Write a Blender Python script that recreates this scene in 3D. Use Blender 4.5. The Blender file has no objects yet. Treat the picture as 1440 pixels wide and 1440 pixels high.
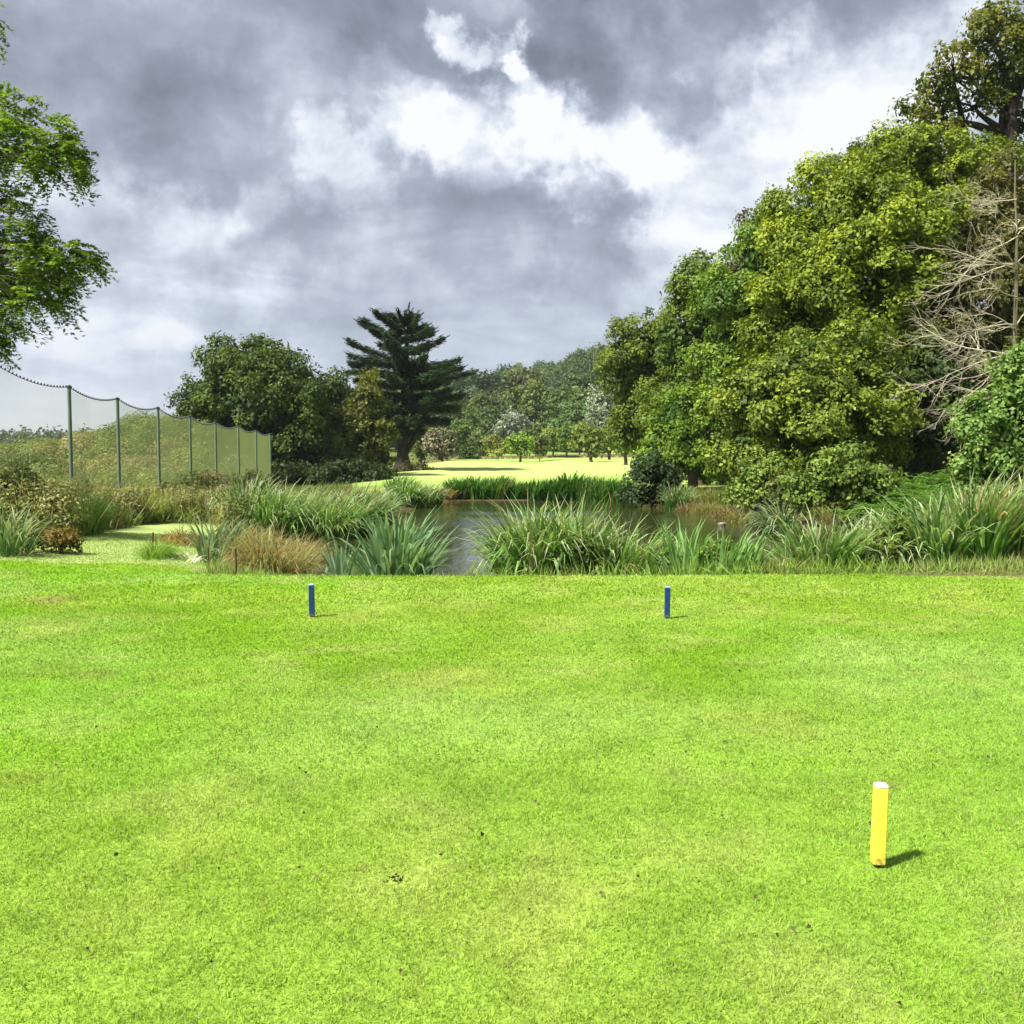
import bpy, math
import numpy as np
PI = math.pi
SC = bpy.context.scene
COL = SC.collection

# ------------------------------------------------------------------ camera
EYE = 1.6
PITCH = math.atan(90 / 1440.0)
cd = bpy.data.cameras.new('camera'); cam = bpy.data.objects.new('camera', cd); COL.objects.link(cam)
cam.location = (0, 0, EYE); cam.rotation_euler = (PI / 2 - PITCH, 0, 0)
cd.sensor_width = 36; cd.lens = 36; cd.clip_end = 6000; cd.clip_start = 0.05
SC.camera = cam

# ------------------------------------------------------------------ sun, exposure
SUN_EL = math.radians(52); SUN_AZ = math.radians(-124)      # azimuth measured from +Y towards +X: left and a little behind
sdir = np.array([math.sin(SUN_AZ) * math.cos(SUN_EL), math.cos(SUN_AZ) * math.cos(SUN_EL), math.sin(SUN_EL)])
sl = bpy.data.lights.new('sun', 'SUN'); sl.energy = 4.6; sl.angle = math.radians(4); sl.color = (1, .94, .82)
sl.energy = 4.4; sl.angle = math.radians(5)
so = bpy.data.objects.new('sun', sl); COL.objects.link(so)
so.rotation_euler = (PI / 2 - SUN_EL, 0, PI - SUN_AZ) if False else (0, 0, 0)
from mathutils import Vector
so.rotation_euler = Vector(tuple(sdir)).to_track_quat('Z', 'Y').to_euler()
SC.view_settings.view_transform = 'Standard'; SC.view_settings.look = 'None'
SC.view_settings.gamma = 1; SC.view_settings.use_curve_mapping = False
SC.view_settings.exposure = 1.45

# ------------------------------------------------------------------ sky
def lin(c):
    c = [x / 255.0 for x in c]
    return [x / 12.92 if x <= .04045 else ((x + .055) / 1.055) ** 2.4 for x in c]

def ray(px, py):
    a, b = (px - 720) / 1440.0, -(py - 720) / 1440.0
    c, s = math.cos(PITCH), math.sin(PITCH)
    return np.array([a, c + b * s, b * c - s])

def build_world():
    w = bpy.data.worlds.new("World"); SC.world = w; w.use_nodes = True
    nt = w.node_tree; nt.nodes.clear(); N = nt.nodes.new; L = nt.links.new
    out = N('ShaderNodeOutputWorld')
    sky = N('ShaderNodeTexSky'); sky.sky_type = 'NISHITA'; sky.sun_disc = False
    sky.sun_elevation = SUN_EL; sky.sun_rotation = SUN_AZ
    b1 = N('ShaderNodeBackground'); b1.inputs[1].default_value = .1; L(sky.outputs[0], b1.inputs[0])
    tc = N('ShaderNodeTexCoord'); sep = N('ShaderNodeSeparateXYZ'); L(tc.outputs['Generated'], sep.inputs[0])
    def math_(op, a, b=None, clamp=False):
        m = N('ShaderNodeMath'); m.operation = op; m.use_clamp = clamp
        for i, v in enumerate((a, b)):
            if v is None: continue
            if isinstance(v, (int, float)): m.inputs[i].default_value = v
            else: L(v, m.inputs[i])
        return m.outputs[0]
    # cloud layer seen in perspective: direction projected onto a high plane
    zz = math_('ADD', math_('MAXIMUM', sep.outputs[2], 0.0), .22)
    cmb = N('ShaderNodeCombineXYZ')
    L(math_('DIVIDE', sep.outputs[0], zz), cmb.inputs[0]); L(math_('DIVIDE', sep.outputs[1], zz), cmb.inputs[1])
    def noise(vec, scale, detail, rough=.55, dist=0., off=(0, 0, 0)):
        mp = N('ShaderNodeMapping'); mp.inputs['Location'].default_value = off; L(vec, mp.inputs[0])
        n = N('ShaderNodeTexNoise'); n.inputs['Scale'].default_value = scale; n.inputs['Detail'].default_value = detail
        n.inputs['Roughness'].default_value = rough; n.inputs['Distortion'].default_value = dist; L(mp.outputs[0], n.inputs['Vector'])
        return n
    f1 = noise(cmb.outputs[0], 2.1, 10, .56, .35, (3.1, 7.7, 0))
    f2 = noise(tc.outputs['Generated'], 11.0, 9, .60, .25, (9.3, 1.2, 0))
    # warped direction for the placed bright breaks and dark banks
    wn = noise(tc.outputs['Generated'], 6.0, 9, .62, 0, (1.7, 4.1, 2.2))
    v1 = N('ShaderNodeVectorMath'); v1.operation = 'SUBTRACT'; L(wn.outputs['Color'], v1.inputs[0]); v1.inputs[1].default_value = (.5, .5, .5)
    v2 = N('ShaderNodeVectorMath'); v2.operation = 'SCALE'; L(v1.outputs[0], v2.inputs[0]); v2.inputs['Scale'].default_value = .36
    v3 = N('ShaderNodeVectorMath'); v3.operation = 'ADD'; L(tc.outputs['Generated'], v3.inputs[0]); L(v2.outputs[0], v3.inputs[1])
    vn = N('ShaderNodeVectorMath'); vn.operation = 'NORMALIZE'; L(v3.outputs[0], vn.inputs[0])
    # (px, py, radius px, weight)
    spots = [(700, 240, 84, .34), (600, 228, 60, .28), (800, 218, 84, .30), (915, 235, 62, .28), (750, 140, 60, .32), (720, 50, 42, .46), (735, 90, 30, .2),
             (455, 275, 60, .20), (300, 298, 50, .16), (1110, 215, 130, .18), (1230, 130, 110, .28), (1340, 60, 80, .12), (860, 150, 80, .18), (350, 450, 60, .16), (1010, 310, 100, .12), (960, 370, 60, .14), (60, 550, 110, .26), (180, 350, 80, .12), (540, 160, 40, .14), (1060, 90, 40, .12),
             (600, 100, 120, -.15), (470, 190, 110, -.08), (950, 50, 120, -.20), (840, 50, 70, -.16), (1120, 20, 110, -.12), (290, 205, 80, -.12), (190, 250, 60, -.08),
             (640, 325, 90, -.14), (790, 320, 90, -.14), (350, 350, 70, -.08), (690, 440, 150, -.03), (860, 310, 50, -.08), (1000, 180, 40, -.05)]
    total = None
    for px, py, r, wt in spots:
        d = ray(px, py); d = d / np.linalg.norm(d)
        dt = N('ShaderNodeVectorMath'); dt.operation = 'DOT_PRODUCT'; L(vn.outputs[0], dt.inputs[0]); dt.inputs[1].default_value = tuple(d)
        mr = N('ShaderNodeMapRange'); mr.interpolation_type = 'SMOOTHSTEP'
        mr.inputs['From Min'].default_value = math.cos(1.45 * r / 1440.0); mr.inputs['From Max'].default_value = math.cos(.15 * r / 1440.0)
        mr.inputs['To Min'].default_value = 0; mr.inputs['To Max'].default_value = wt
        L(dt.outputs['Value'], mr.inputs['Value'])
        total = mr.outputs[0] if total is None else math_('ADD', total, mr.outputs[0])
    base = math_('ADD', math_('MULTIPLY', math_('SUBTRACT', f1.outputs[0], .5), 1.15), math_('MULTIPLY', math_('SUBTRACT', f2.outputs[0], .5), .85))
    val = math_('ADD', math_('ADD', base, total), .455)
    cr = N('ShaderNodeValToRGB'); L(val, cr.inputs[0])
    e = cr.color_ramp.elements
    stops = [(0.0, (112, 119, 131)), (.22, (141, 148, 162)), (.38, (165, 172, 187)), (.55, (197, 205, 218)), (.70, (232, 238, 247)), (.82, (255, 255, 255))]
    while len(e) < len(stops): e.new(.5)
    for el, (p, c) in zip(e, stops): el.position = p; el.color = lin(c) + [1]
    # paler, bluer towards the horizon
    hz = N('ShaderNodeMapRange'); hz.interpolation_type = 'SMOOTHSTEP'; L(sep.outputs[2], hz.inputs['Value'])
    hz.inputs['From Min'].default_value = .22; hz.inputs['From Max'].default_value = .0; hz.inputs['To Min'].default_value = 0; hz.inputs['To Max'].default_value = .55
    mx = N('ShaderNodeMix'); mx.data_type = 'RGBA'; L(hz.outputs[0], mx.inputs['Factor']); L(cr.outputs[0], mx.inputs['A']); mx.inputs['B'].default_value = lin((188, 203, 228)) + [1]
    b2 = N('ShaderNodeBackground'); b2.inputs[1].default_value = .1
    sc_ = N('ShaderNodeVectorMath'); sc_.operation = 'SCALE'; sc_.inputs['Scale'].default_value = 10 / 2 ** SC.view_settings.exposure * 1.0
    L(mx.outputs['Result'], sc_.inputs[0]); L(sc_.outputs[0], b2.inputs[0])
    ms = N('ShaderNodeMixShader'); ms.inputs[0].default_value = .94
    L(b1.outputs[0], ms.inputs[1]); L(b2.outputs[0], ms.inputs[2]); L(ms.outputs[0], out.inputs[0])
build_world()

# ------------------------------------------------------------------ helpers
def at(px, py, Y):
    d = ray(px, py); t = Y / d[1]
    return np.array([d[0] * t, Y, EYE + d[2] * t])

def PX(px, Y): return at(px, 630, Y)[0]

def tag(o, label=None, cat=None, group=None, kind=None):
    if label: o['label'] = label
    if cat: o['category'] = cat
    if group: o['group'] = group
    if kind: o['kind'] = kind
    return o

def empty(name, loc):
    o = bpy.data.objects.new(name, None); o.location = tuple(float(v) for v in loc); o.empty_display_size = .2; COL.objects.link(o); return o

def vnoise(x, y, scale, seed=0, octaves=4):
    """smooth value noise, 0..1"""
    x = np.asarray(x, float) / scale; y = np.asarray(y, float) / scale
    tot = 0; amp = 1; s = 0
    for o in range(octaves):
        xi = np.floor(x).astype(np.int64); yi = np.floor(y).astype(np.int64); xf = x - xi; yf = y - yi
        def h(i, j):
            n = (i * 374761393 + j * 668265263 + (seed + o * 17) * 1442695041) & 0xffffffff
            n = ((n ^ (n >> 13)) * 1274126177) & 0xffffffff
            return ((n ^ (n >> 16)) & 0xffff) / 65535.0
        u = xf * xf * (3 - 2 * xf); v = yf * yf * (3 - 2 * yf)
        tot = tot + amp * ((h(xi, yi) * (1 - u) + h(xi + 1, yi) * u) * (1 - v) + (h(xi, yi + 1) * (1 - u) + h(xi + 1, yi + 1) * u) * v)
        s += amp; amp *= .5; x = x * 2 + 11.3; y = y * 2 + 5.7
    return tot / s

class MB:
    """collects quads / triangles with a colour per vertex"""
    def __init__(s): s.V = []; s.F = []; s.C = []; s.n = 0
    def add(s, V, F, C):
        V = np.asarray(V, np.float32).reshape(-1, 3); F = np.asarray(F, np.int64)
        C = np.broadcast_to(np.asarray(C, np.float32), (len(V), 3))
        s.V.append(V); s.C.append(C); s.F.append(F + s.n); s.n += len(V)
    def mesh(s, name, mat, smooth=True):
        V = np.concatenate(s.V); C = np.concatenate(s.C)
        loops = np.concatenate([f.ravel() for f in s.F]); tot = np.concatenate([np.full(len(f), f.shape[1]) for f in s.F])
        me = bpy.data.meshes.new(name)
        me.vertices.add(len(V)); me.vertices.foreach_set('co', V.ravel())
        me.loops.add(len(loops)); me.loops.foreach_set('vertex_index', loops.astype(np.int32))
        me.polygons.add(len(tot)); st = np.concatenate([[0], np.cumsum(tot)[:-1]])
        me.polygons.foreach_set('loop_start', st.astype(np.int32)); me.polygons.foreach_set('loop_total', tot.astype(np.int32))
        me.polygons.foreach_set('use_smooth', np.full(len(tot), bool(smooth)))
        ca = me.color_attributes.new('Col', 'FLOAT_COLOR', 'POINT')
        ca.data.foreach_set('color', np.concatenate([C, np.ones((len(C), 1), np.float32)], 1).astype(np.float32).ravel())
        me.update(calc_edges=True); me.validate()
        me.materials.append(mat); return me
    def obj(s, name, mat, parent=None, smooth=True):
        o = bpy.data.objects.new(name, s.mesh(name, mat, smooth)); COL.objects.link(o)
        if parent is not None:
            o.parent = parent
            o.matrix_parent_inverse.identity()
            l = parent.location; o.location = (-l[0], -l[1], -l[2])
        return o

def norm(v): return v / np.maximum(np.linalg.norm(v, axis=-1, keepdims=True), 1e-9)

def tube(mb, P, R, C, sides=7, ref=None):
    P = np.asarray(P, float); R = np.broadcast_to(np.asarray(R, float), (len(P),))
    T = norm(np.gradient(P, axis=0)); ref = np.array(ref) if ref is not None else np.array([.31, .95, .1]) if abs(T[0][2]) > .7 else np.array([0, 0, 1.])
    A = norm(np.cross(T, ref)); B = np.cross(T, A); a = np.arange(sides) * 2 * PI / sides
    V = P[:, None] + R[:, None, None] * (np.cos(a)[None, :, None] * A[:, None] + np.sin(a)[None, :, None] * B[:, None])
    F = []
    for i in range(len(P) - 1):
        for j in range(sides):
            k = (j + 1) % sides; F.append((i * sides + j, i * sides + k, (i + 1) * sides + k, (i + 1) * sides + j))
    mb.add(V.reshape(-1, 3), F, C)
    mb.add(V[-1], [list(range(sides))], C)

def box(mb, c, s, C, rz=0.):
    x, y, z = [v / 2 for v in s]; ca, sa = math.cos(rz), math.sin(rz)
    V = [(i * x, j * y, k * z) for k in (-1, 1) for j in (-1, 1) for i in (-1, 1)]
    V = [(c[0] + a * ca - b * sa, c[1] + a * sa + b * ca, c[2] + d) for a, b, d in V]
    mb.add(V, [(0, 2, 3, 1), (4, 5, 7, 6), (0, 1, 5, 4), (2, 6, 7, 3), (0, 4, 6, 2), (1, 3, 7, 5)], C)

# ------------------------------------------------------------------ materials
def new_mat(name):
    m = bpy.data.materials.new(name); m.use_nodes = True; nt = m.node_tree; nt.nodes.clear(); return m, nt

def mat_leaf(name, transl=.35, rough=.55, spec=.25, vary=.25, scale=9., tint=(1.25, 1.2, .6)):
    m, nt = new_mat(name); N = nt.nodes.new; L = nt.links.new
    out = N('ShaderNodeOutputMaterial'); at_ = N('ShaderNodeAttribute'); at_.attribute_name = 'Col'
    geo = N('ShaderNodeNewGeometry'); no = N('ShaderNodeTexNoise'); no.inputs['Scale'].default_value = scale; L(geo.outputs['Position'], no.inputs['Vector'])
    mr = N('ShaderNodeMapRange'); L(no.outputs[0], mr.inputs[0]); mr.inputs[1].default_value = .3; mr.inputs[2].default_value = .7
    mr.inputs[3].default_value = 1 - vary; mr.inputs[4].default_value = 1 + vary
    sc = N('ShaderNodeVectorMath'); sc.operation = 'SCALE'; L(at_.outputs['Color'], sc.inputs[0]); L(mr.outputs[0], sc.inputs['Scale'])
    p = N('ShaderNodeBsdfPrincipled'); L(sc.outputs[0], p.inputs['Base Color']); p.inputs['Roughness'].default_value = rough
    p.inputs['Specular IOR Level'].default_value = spec
    ti = N('ShaderNodeVectorMath'); ti.operation = 'MULTIPLY'; L(sc.outputs[0], ti.inputs[0]); ti.inputs[1].default_value = tint
    t = N('ShaderNodeBsdfTranslucent'); L(ti.outputs[0], t.inputs[0])
    mx = N('ShaderNodeMixShader'); mx.inputs[0].default_value = transl; L(p.outputs[0], mx.inputs[1]); L(t.outputs[0], mx.inputs[2]); L(mx.outputs[0], out.inputs[0])
    return m

def mat_solid(name, rough=.7, spec=.3, metallic=0., nscale=20., nam=.25, bump=.0, stretch=(1, 1, 1)):
    m, nt = new_mat(name); N = nt.nodes.new; L = nt.links.new
    out = N('ShaderNodeOutputMaterial'); at_ = N('ShaderNodeAttribute'); at_.attribute_name = 'Col'
    geo = N('ShaderNodeNewGeometry'); mp = N('ShaderNodeMapping'); mp.inputs['Scale'].default_value = stretch; L(geo.outputs['Position'], mp.inputs[0])
    no = N('ShaderNodeTexNoise'); no.inputs['Scale'].default_value = nscale; no.inputs['Detail'].default_value = 6; L(mp.outputs[0], no.inputs['Vector'])
    mr = N('ShaderNodeMapRange'); L(no.outputs[0], mr.inputs[0]); mr.inputs[1].default_value = .25; mr.inputs[2].default_value = .75
    mr.inputs[3].default_value = 1 - nam; mr.inputs[4].default_value = 1 + nam
    sc = N('ShaderNodeVectorMath'); sc.operation = 'SCALE'; L(at_.outputs['Color'], sc.inputs[0]); L(mr.outputs[0], sc.inputs['Scale'])
    p = N('ShaderNodeBsdfPrincipled'); L(sc.outputs[0], p.inputs['Base Color']); p.inputs['Roughness'].default_value = rough
    p.inputs['Specular IOR Level'].default_value = spec; p.inputs['Metallic'].default_value = metallic
    if bump:
        b = N('ShaderNodeBump'); b.inputs['Strength'].default_value = bump; b.inputs['Distance'].default_value = .05; L(no.outputs[0], b.inputs['Height']); L(b.outputs[0], p.inputs['Normal'])
    L(p.outputs[0], out.inputs[0]); return m

M_LEAF = mat_leaf('foliage')
M_FAR = mat_leaf('far_foliage', scale=.6, vary=.2, transl=.25)
M_REED = mat_leaf('reed_blades', transl=.38, rough=.5, spec=.15, vary=.12)
M_GRASS = mat_leaf('grass_blades', transl=.4, rough=.55, spec=.2, vary=.12, scale=30, tint=(1.15, 1.15, .7))
M_BARK = mat_solid('bark', rough=.9, nscale=9, nam=.4, bump=.5, stretch=(1, 1, .25))
M_TWIG = mat_solid('bleached_twigs', rough=.75, nscale=14, nam=.25)
M_GROUND = mat_solid('ground_turf', rough=.95, spec=.1, nscale=35, nam=.35, bump=.25)
M_FARG = mat_solid('far_turf', rough=.95, spec=.05, nscale=1.2, nam=.14, stretch=(.3, 1, 1))
M_PAINT = mat_solid('painted_wood', rough=.45, spec=.5, nscale=60, nam=.08, bump=.08, stretch=(1, 1, .1))
M_METAL = mat_solid('galvanised_post', rough=.5, spec=.4, nscale=3, nam=.2)
M_RUST = mat_solid('rusty_iron', rough=.85, nscale=60, nam=.4)
M_FEATHER = mat_solid('feathers', rough=.8, nscale=30, nam=.1)

def mat_marker():
    m = mat_solid('marker_paint', rough=.45, spec=.5, nscale=25, nam=.10, bump=.1); nt = m.node_tree; N = nt.nodes.new; L = nt.links.new
    p = [n for n in nt.nodes if n.type == 'BSDF_PRINCIPLED'][0]; src = p.inputs['Base Color'].links[0].from_socket
    tc = N('ShaderNodeTexCoord'); sp = N('ShaderNodeSeparateXYZ'); L(tc.outputs['Object'], sp.inputs[0]); no = N('ShaderNodeTexNoise'); no.inputs['Scale'].default_value = 55; no.inputs['Detail'].default_value = 6; L(tc.outputs['Object'], no.inputs['Vector'])
    a = N('ShaderNodeMapRange'); L(sp.outputs[2], a.inputs[0]); a.inputs[1].default_value = .10; a.inputs[2].default_value = .01; a.inputs[3].default_value = -.22; a.inputs[4].default_value = .12
    b = N('ShaderNodeMath'); b.operation = 'ADD'; L(a.outputs[0], b.inputs[0]); L(no.outputs[0], b.inputs[1]); c = N('ShaderNodeMapRange'); L(b.outputs[0], c.inputs[0]); c.inputs[1].default_value = .50; c.inputs[2].default_value = .64; c.inputs[3].default_value = 0; c.inputs[4].default_value = .7
    mx = N('ShaderNodeMix'); mx.data_type = 'RGBA'; L(c.outputs[0], mx.inputs['Factor']); L(src, mx.inputs['A']); mx.inputs['B'].default_value = (.16, .15, .06, 1); L(mx.outputs['Result'], p.inputs['Base Color']); return m
M_MARK = mat_marker()

def mat_water():
    m, nt = new_mat('pond_water'); N = nt.nodes.new; L = nt.links.new
    out = N('ShaderNodeOutputMaterial'); p = N('ShaderNodeBsdfPrincipled')
    p.inputs['Base Color'].default_value = (.030, .038, .012, 1); p.inputs['Roughness'].default_value = .06; p.inputs['IOR'].default_value = 1.333
    geo = N('ShaderNodeNewGeometry'); mp = N('ShaderNodeMapping'); mp.inputs['Scale'].default_value = (.8, 3.2, 1); L(geo.outputs['Position'], mp.inputs[0])
    n1 = N('ShaderNodeTexNoise'); n1.inputs['Scale'].default_value = 1.6; n1.inputs['Detail'].default_value = 4; L(mp.outputs[0], n1.inputs['Vector'])
    n2 = N('ShaderNodeTexNoise'); n2.inputs['Scale'].default_value = .22; n2.inputs['Detail'].default_value = 3; L(mp.outputs[0], n2.inputs['Vector'])
    mr = N('ShaderNodeMapRange'); L(n2.outputs[0], mr.inputs[0]); mr.inputs[1].default_value = .42; mr.inputs[2].default_value = .62; mr.inputs[3].default_value = .05; mr.inputs[4].default_value = .32
    b = N('ShaderNodeBump'); b.inputs['Distance'].default_value = .05; L(mr.outputs[0], b.inputs['Strength']); L(n1.outputs[0], b.inputs['Height'])
    L(b.outputs[0], p.inputs['Normal']); L(p.outputs[0], out.inputs[0]); return m
M_WATER = mat_water()

def mat_net():
    m, nt = new_mat('netting'); N = nt.nodes.new; L = nt.links.new
    out = N('ShaderNodeOutputMaterial'); d = N('ShaderNodeBsdfDiffuse'); d.inputs[0].default_value = (.23, .28, .11, 1)
    tl = N('ShaderNodeBsdfTranslucent'); tl.inputs[0].default_value = (.23, .28, .11, 1)
    t = N('ShaderNodeBsdfTransparent'); dm = N('ShaderNodeMixShader'); dm.inputs[0].default_value = .45; L(d.outputs[0], dm.inputs[1]); L(tl.outputs[0], dm.inputs[2])
    at_ = N('ShaderNodeAttribute'); at_.attribute_name = 'Col'
    geo = N('ShaderNodeNewGeometry'); no = N('ShaderNodeTexNoise'); no.inputs['Scale'].default_value = .5; no.inputs['Detail'].default_value = 3; L(geo.outputs['Position'], no.inputs['Vector'])
    mr = N('ShaderNodeMapRange'); L(no.outputs[0], mr.inputs[0]); mr.inputs[3].default_value = .8; mr.inputs[4].default_value = 1.2
    sp = N('ShaderNodeSeparateColor'); L(at_.outputs['Color'], sp.inputs[0])
    mu = N('ShaderNodeMath'); mu.operation = 'MULTIPLY'; mu.use_clamp = True; L(mr.outputs[0], mu.inputs[0]); L(sp.outputs[0], mu.inputs[1])
    mx = N('ShaderNodeMixShader'); L(mu.outputs[0], mx.inputs[0]); L(t.outputs[0], mx.inputs[1]); L(dm.outputs[0], mx.inputs[2]); L(mx.outputs[0], out.inputs[0])
    return m
M_NET = mat_net()

# ------------------------------------------------------------------ terrain
WATER = -.62
POND = np.array([(-3.2, 14.6), (-1.5, 14.4), (2, 14.4), (5.0, 14.8), (6.2, 16.5), (6.9, 20), (7.6, 25), (8.3, 29.5), (7.9, 33), (6.6, 36.5), (6.6, 41),
                 (5.6, 43), (2.5, 43.6), (-1, 43.2), (-3.2, 43), (-3.9, 40), (-3.5, 37), (-4.6, 33), (-4.2, 28.5), (-5.2, 25.5), (-5.0, 22), (-4.4, 18)])
def pond_sd(x, y):
    x = np.asarray(x, float); y = np.asarray(y, float); d = np.full(x.shape, 1e9); ins = np.zeros(x.shape, bool); n = len(POND)
    for i in range(n):
        a = POND[i]; b = POND[(i + 1) % n]; e = b - a
        t = np.clip(((x - a[0]) * e[0] + (y - a[1]) * e[1]) / (e @ e), 0, 1)
        d = np.minimum(d, np.hypot(x - a[0] - t * e[0], y - a[1] - t * e[1]))
        c = ((a[1] > y) != (b[1] > y)) & (x < (b[0] - a[0]) * (y - a[1]) / (b[1] - a[1] + 1e-12) + a[0]); ins ^= c
    return np.where(ins, -d, d)

def sst(x, a, b):
    t = np.clip((x - a) / (b - a), 0, 1); return t * t * (3 - 2 * t)

def height(x, y, veg=True):
    x = np.asarray(x, float); y = np.asarray(y, float)
    edge = 12.85 + .25 * np.sin(x * .35) + np.where(x < -2, (-(x + 2)) * .10, 0)
    g = np.interp(y, [-50, 13, 20, 35, 50, 65, 100, 150, 250, 300, 3000], [0, 0, -.12, -.38, -.42, -.42, -.1, .0, .6, 1.5, 1.5])
    g = g * sst(y, edge - .4, edge + 1.8) - .22 * sst(y, edge, edge + 1.2) * sst(-np.abs(x + 1), -9, -4)
    left = sst(-x, 6, 14) * sst(y, 22, 52); g = g - .8 * left
    g = g + 3.1 * np.exp(-((x + 27) / 9.0) ** 2) * sst(y, 60, 86) * (1 - .7 * sst(y, 95, 180)) + 1.1 * sst(-x, 15, 30) * sst(y, 55, 84) * (1 - sst(y, 95, 160))
    xb = np.interp(y, [18, 30, 45, 70, 100], [10.5, 11, 11.5, 12.5, 18])
    g = g + 5.5 * sst(x - xb, 0, 15) * sst(y, 19, 30) * (1 - .8 * sst(y, 75, 150))
    H = np.interp(x, [-160, -90, -25, 50, 150, 400], [0, 2, 15, 32, 58, 78])
    g = g + H * sst(y, 300, 520)
    g = g + (vnoise(x, y, 6, 5) - .5) * .25 * sst(y, 13.5, 20) + (vnoise(x, y, 40, 8) - .5) * 1.2 * sst(y, 180, 300)
    sd = pond_sd(x, y)
    bank = WATER + .05 + np.clip(sd, 0, 1.6) / 1.6 * (g - WATER - .05)
    g = np.where(sd < 0, WATER - .02 - .6 * np.clip(-sd / 1.5, 0, 1), np.where(sd < 1.6, bank, g))
    return g

def hz(x, y): return float(height(np.array([x]), np.array([y]))[0])

def mixc(a, b, t): return np.asarray(a)[None] * (1 - t[:, None]) + np.asarray(b)[None] * t[:, None] if np.ndim(a) == 1 else a * (1 - t[:, None]) + np.asarray(b) * t[:, None]

DIVOTS = [(.0, 0, 0)]
def px_ground(px, py, z=0.):
    d = ray(px, py); t = (z - EYE) / d[2]; return d[0] * t, d[1] * t
PATCH = [(558, 1243, .05, 1), (590, 1222, .03, .8), (512, 1222, .06, .45), (630, 1225, .07, .35), (75, 845, .22, .6), (675, 1240, .1, .22), (60, 842, .2, .6), (320, 1206, .05, .35), (740, 1262, .14, .2), (1282, 945, .12, .3), (130, 950, .2, .3),
         (352, 921, .12, .4), (1185, 1125, .05, .5), (1255, 1105, .06, .5)]
def lawn_colour(x, y):
    x = np.asarray(x, float); y = np.asarray(y, float)
    n1 = vnoise(x, y, 1.6, 21); n2 = vnoise(x, y, .45, 22); n3 = vnoise(x, y, 3.5, 29, 3); n4 = vnoise(x, y, .16, 25, 2)
    base = np.tile(np.array([.152, .272, .038]), (len(x), 1))
    base = mixc(base, (.125, .275, .008), sst(-x, 1.6, 2.3) * sst(y, 4.0, 6.5) * .8)      # lime strip on the left
    base = mixc(base, (.115, .240, .018), sst(x, 2.0, 2.6) * .6 * sst(y, 3, 5))
    base = mixc(base, (.110, .225, .010), sst(n1, .46, .70) * .85)
    base = mixc(base, (.215, .290, .085), sst(n2, .54, .74) * .55)
    base = mixc(base, (.215, .285, .050), sst(n3, .50, .70) * .28)
    base = mixc(base, (.190, .305, .095), sst(1 - n3, .50, .72) * .45)
    base = mixc(base, (.25, .28, .08), sst(vnoise(x, y, .8, 33), .64, .80) * .28)
    base = base * (.82 + .36 * n4)[:, None]
    base = base * np.array([1.30, 1.22, 1.0])
    for px, py, r, s in PATCH:
        cx, cy = px_ground(px, py); d = np.hypot(x - cx, (y - cy) * .8) / r + (n2 - .5) * .9
        base = mixc(base, (.20, .14, .07), (1 - sst(d, .35, 1.1)) * s)
    return base

def ground_colour(x, y):
    sd = pond_sd(x, y); n = len(x); n1 = vnoise(x, y, 3, 41); n2 = vnoise(x, y, 12, 42)
    c = np.tile(np.array([.085, .12, .028]), (n, 1))
    c = mixc(c, (.16, .14, .06), sst(n1, .5, .75) * .7)
    # far fairway: dry pale turf, then shade painted in as a greener strip near the pond
    fw = sst(y, 58, 62) * sst(x, -13, -8) * (1 - sst(y, 300, 330)) 
    far = mixc(np.tile(np.array([.245, .35, .085]), (n, 1)), (.18, .30, .06), sst(n2, .45, .7) * .35)
    far = mixc(far, (.36, .44, .145), sst(y, 66, 80) * (1 - sst(y, 118, 150)) * .65)
    far = mixc(far, (.20, .32, .06), (1 - sst(y, 64, 67)) )
    far = mixc(far, (.18, .27, .06), sst(y, 150, 190))
    c = mixc(c, (0, 0, 0), fw) + far * fw[:, None]
    near = sst(y, 44.5, 46) * (1 - sst(y, 58, 62)) * sst(x, -9, -6) * (1 - sst(x, 10, 12))
    c = mixc(c, (.30, .33, .10), near * .9)
    lawnr = np.exp(-((x - 9.3) / 1.7) ** 2 - ((y - 45) / 8) ** 2); c = mixc(c, (.17, .27, .03), np.clip(lawnr * 1.8, 0, 1))
    c = mixc(c, (.06, .045, .022), (1 - sst(sd, .3, 1.3)))
    # mown path and the ground in front of it
    path = path_mask(x, y)
    c = mixc(c, (.29, .38, .12), path)
    lawn = tee_mask(x, y)
    c = mixc(c, (0, 0, 0), lawn) + lawn_colour(x, y) * .8 * lawn[:, None]
    return c

def tee_edge(x):
    return np.interp(x, [-60, -12, -7.3, -5.2, -4.4, -2.5, 0, 4, 8, 60], [14.5, 14.6, 16.0, 16.6, 14.2, 13.3, 13.05, 12.85, 12.75, 12.7])
def tee_mask(x, y): return 1 - sst(y + (vnoise(x, y, .7, 61) - .5) * .8 + (vnoise(x, y, 3, 63) - .5) * .6, tee_edge(x) - .1, tee_edge(x) + .12)
def path_mask(x, y):
    cx = np.interp(y, [14, 17, 20, 24, 30], [-6.9, -7.0, -7.2, -7.7, -9.5]); w = np.interp(y, [14, 17, 20, 24, 27], [2.4, 1.9, 1.25, .9, .7])
    return (1 - sst(np.abs(x - cx) + (vnoise(x, y, .9, 62) - .5) * .6, w, w + .25)) * sst(y, 13, 14) * (1 - sst(y, 24, 27))

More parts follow.
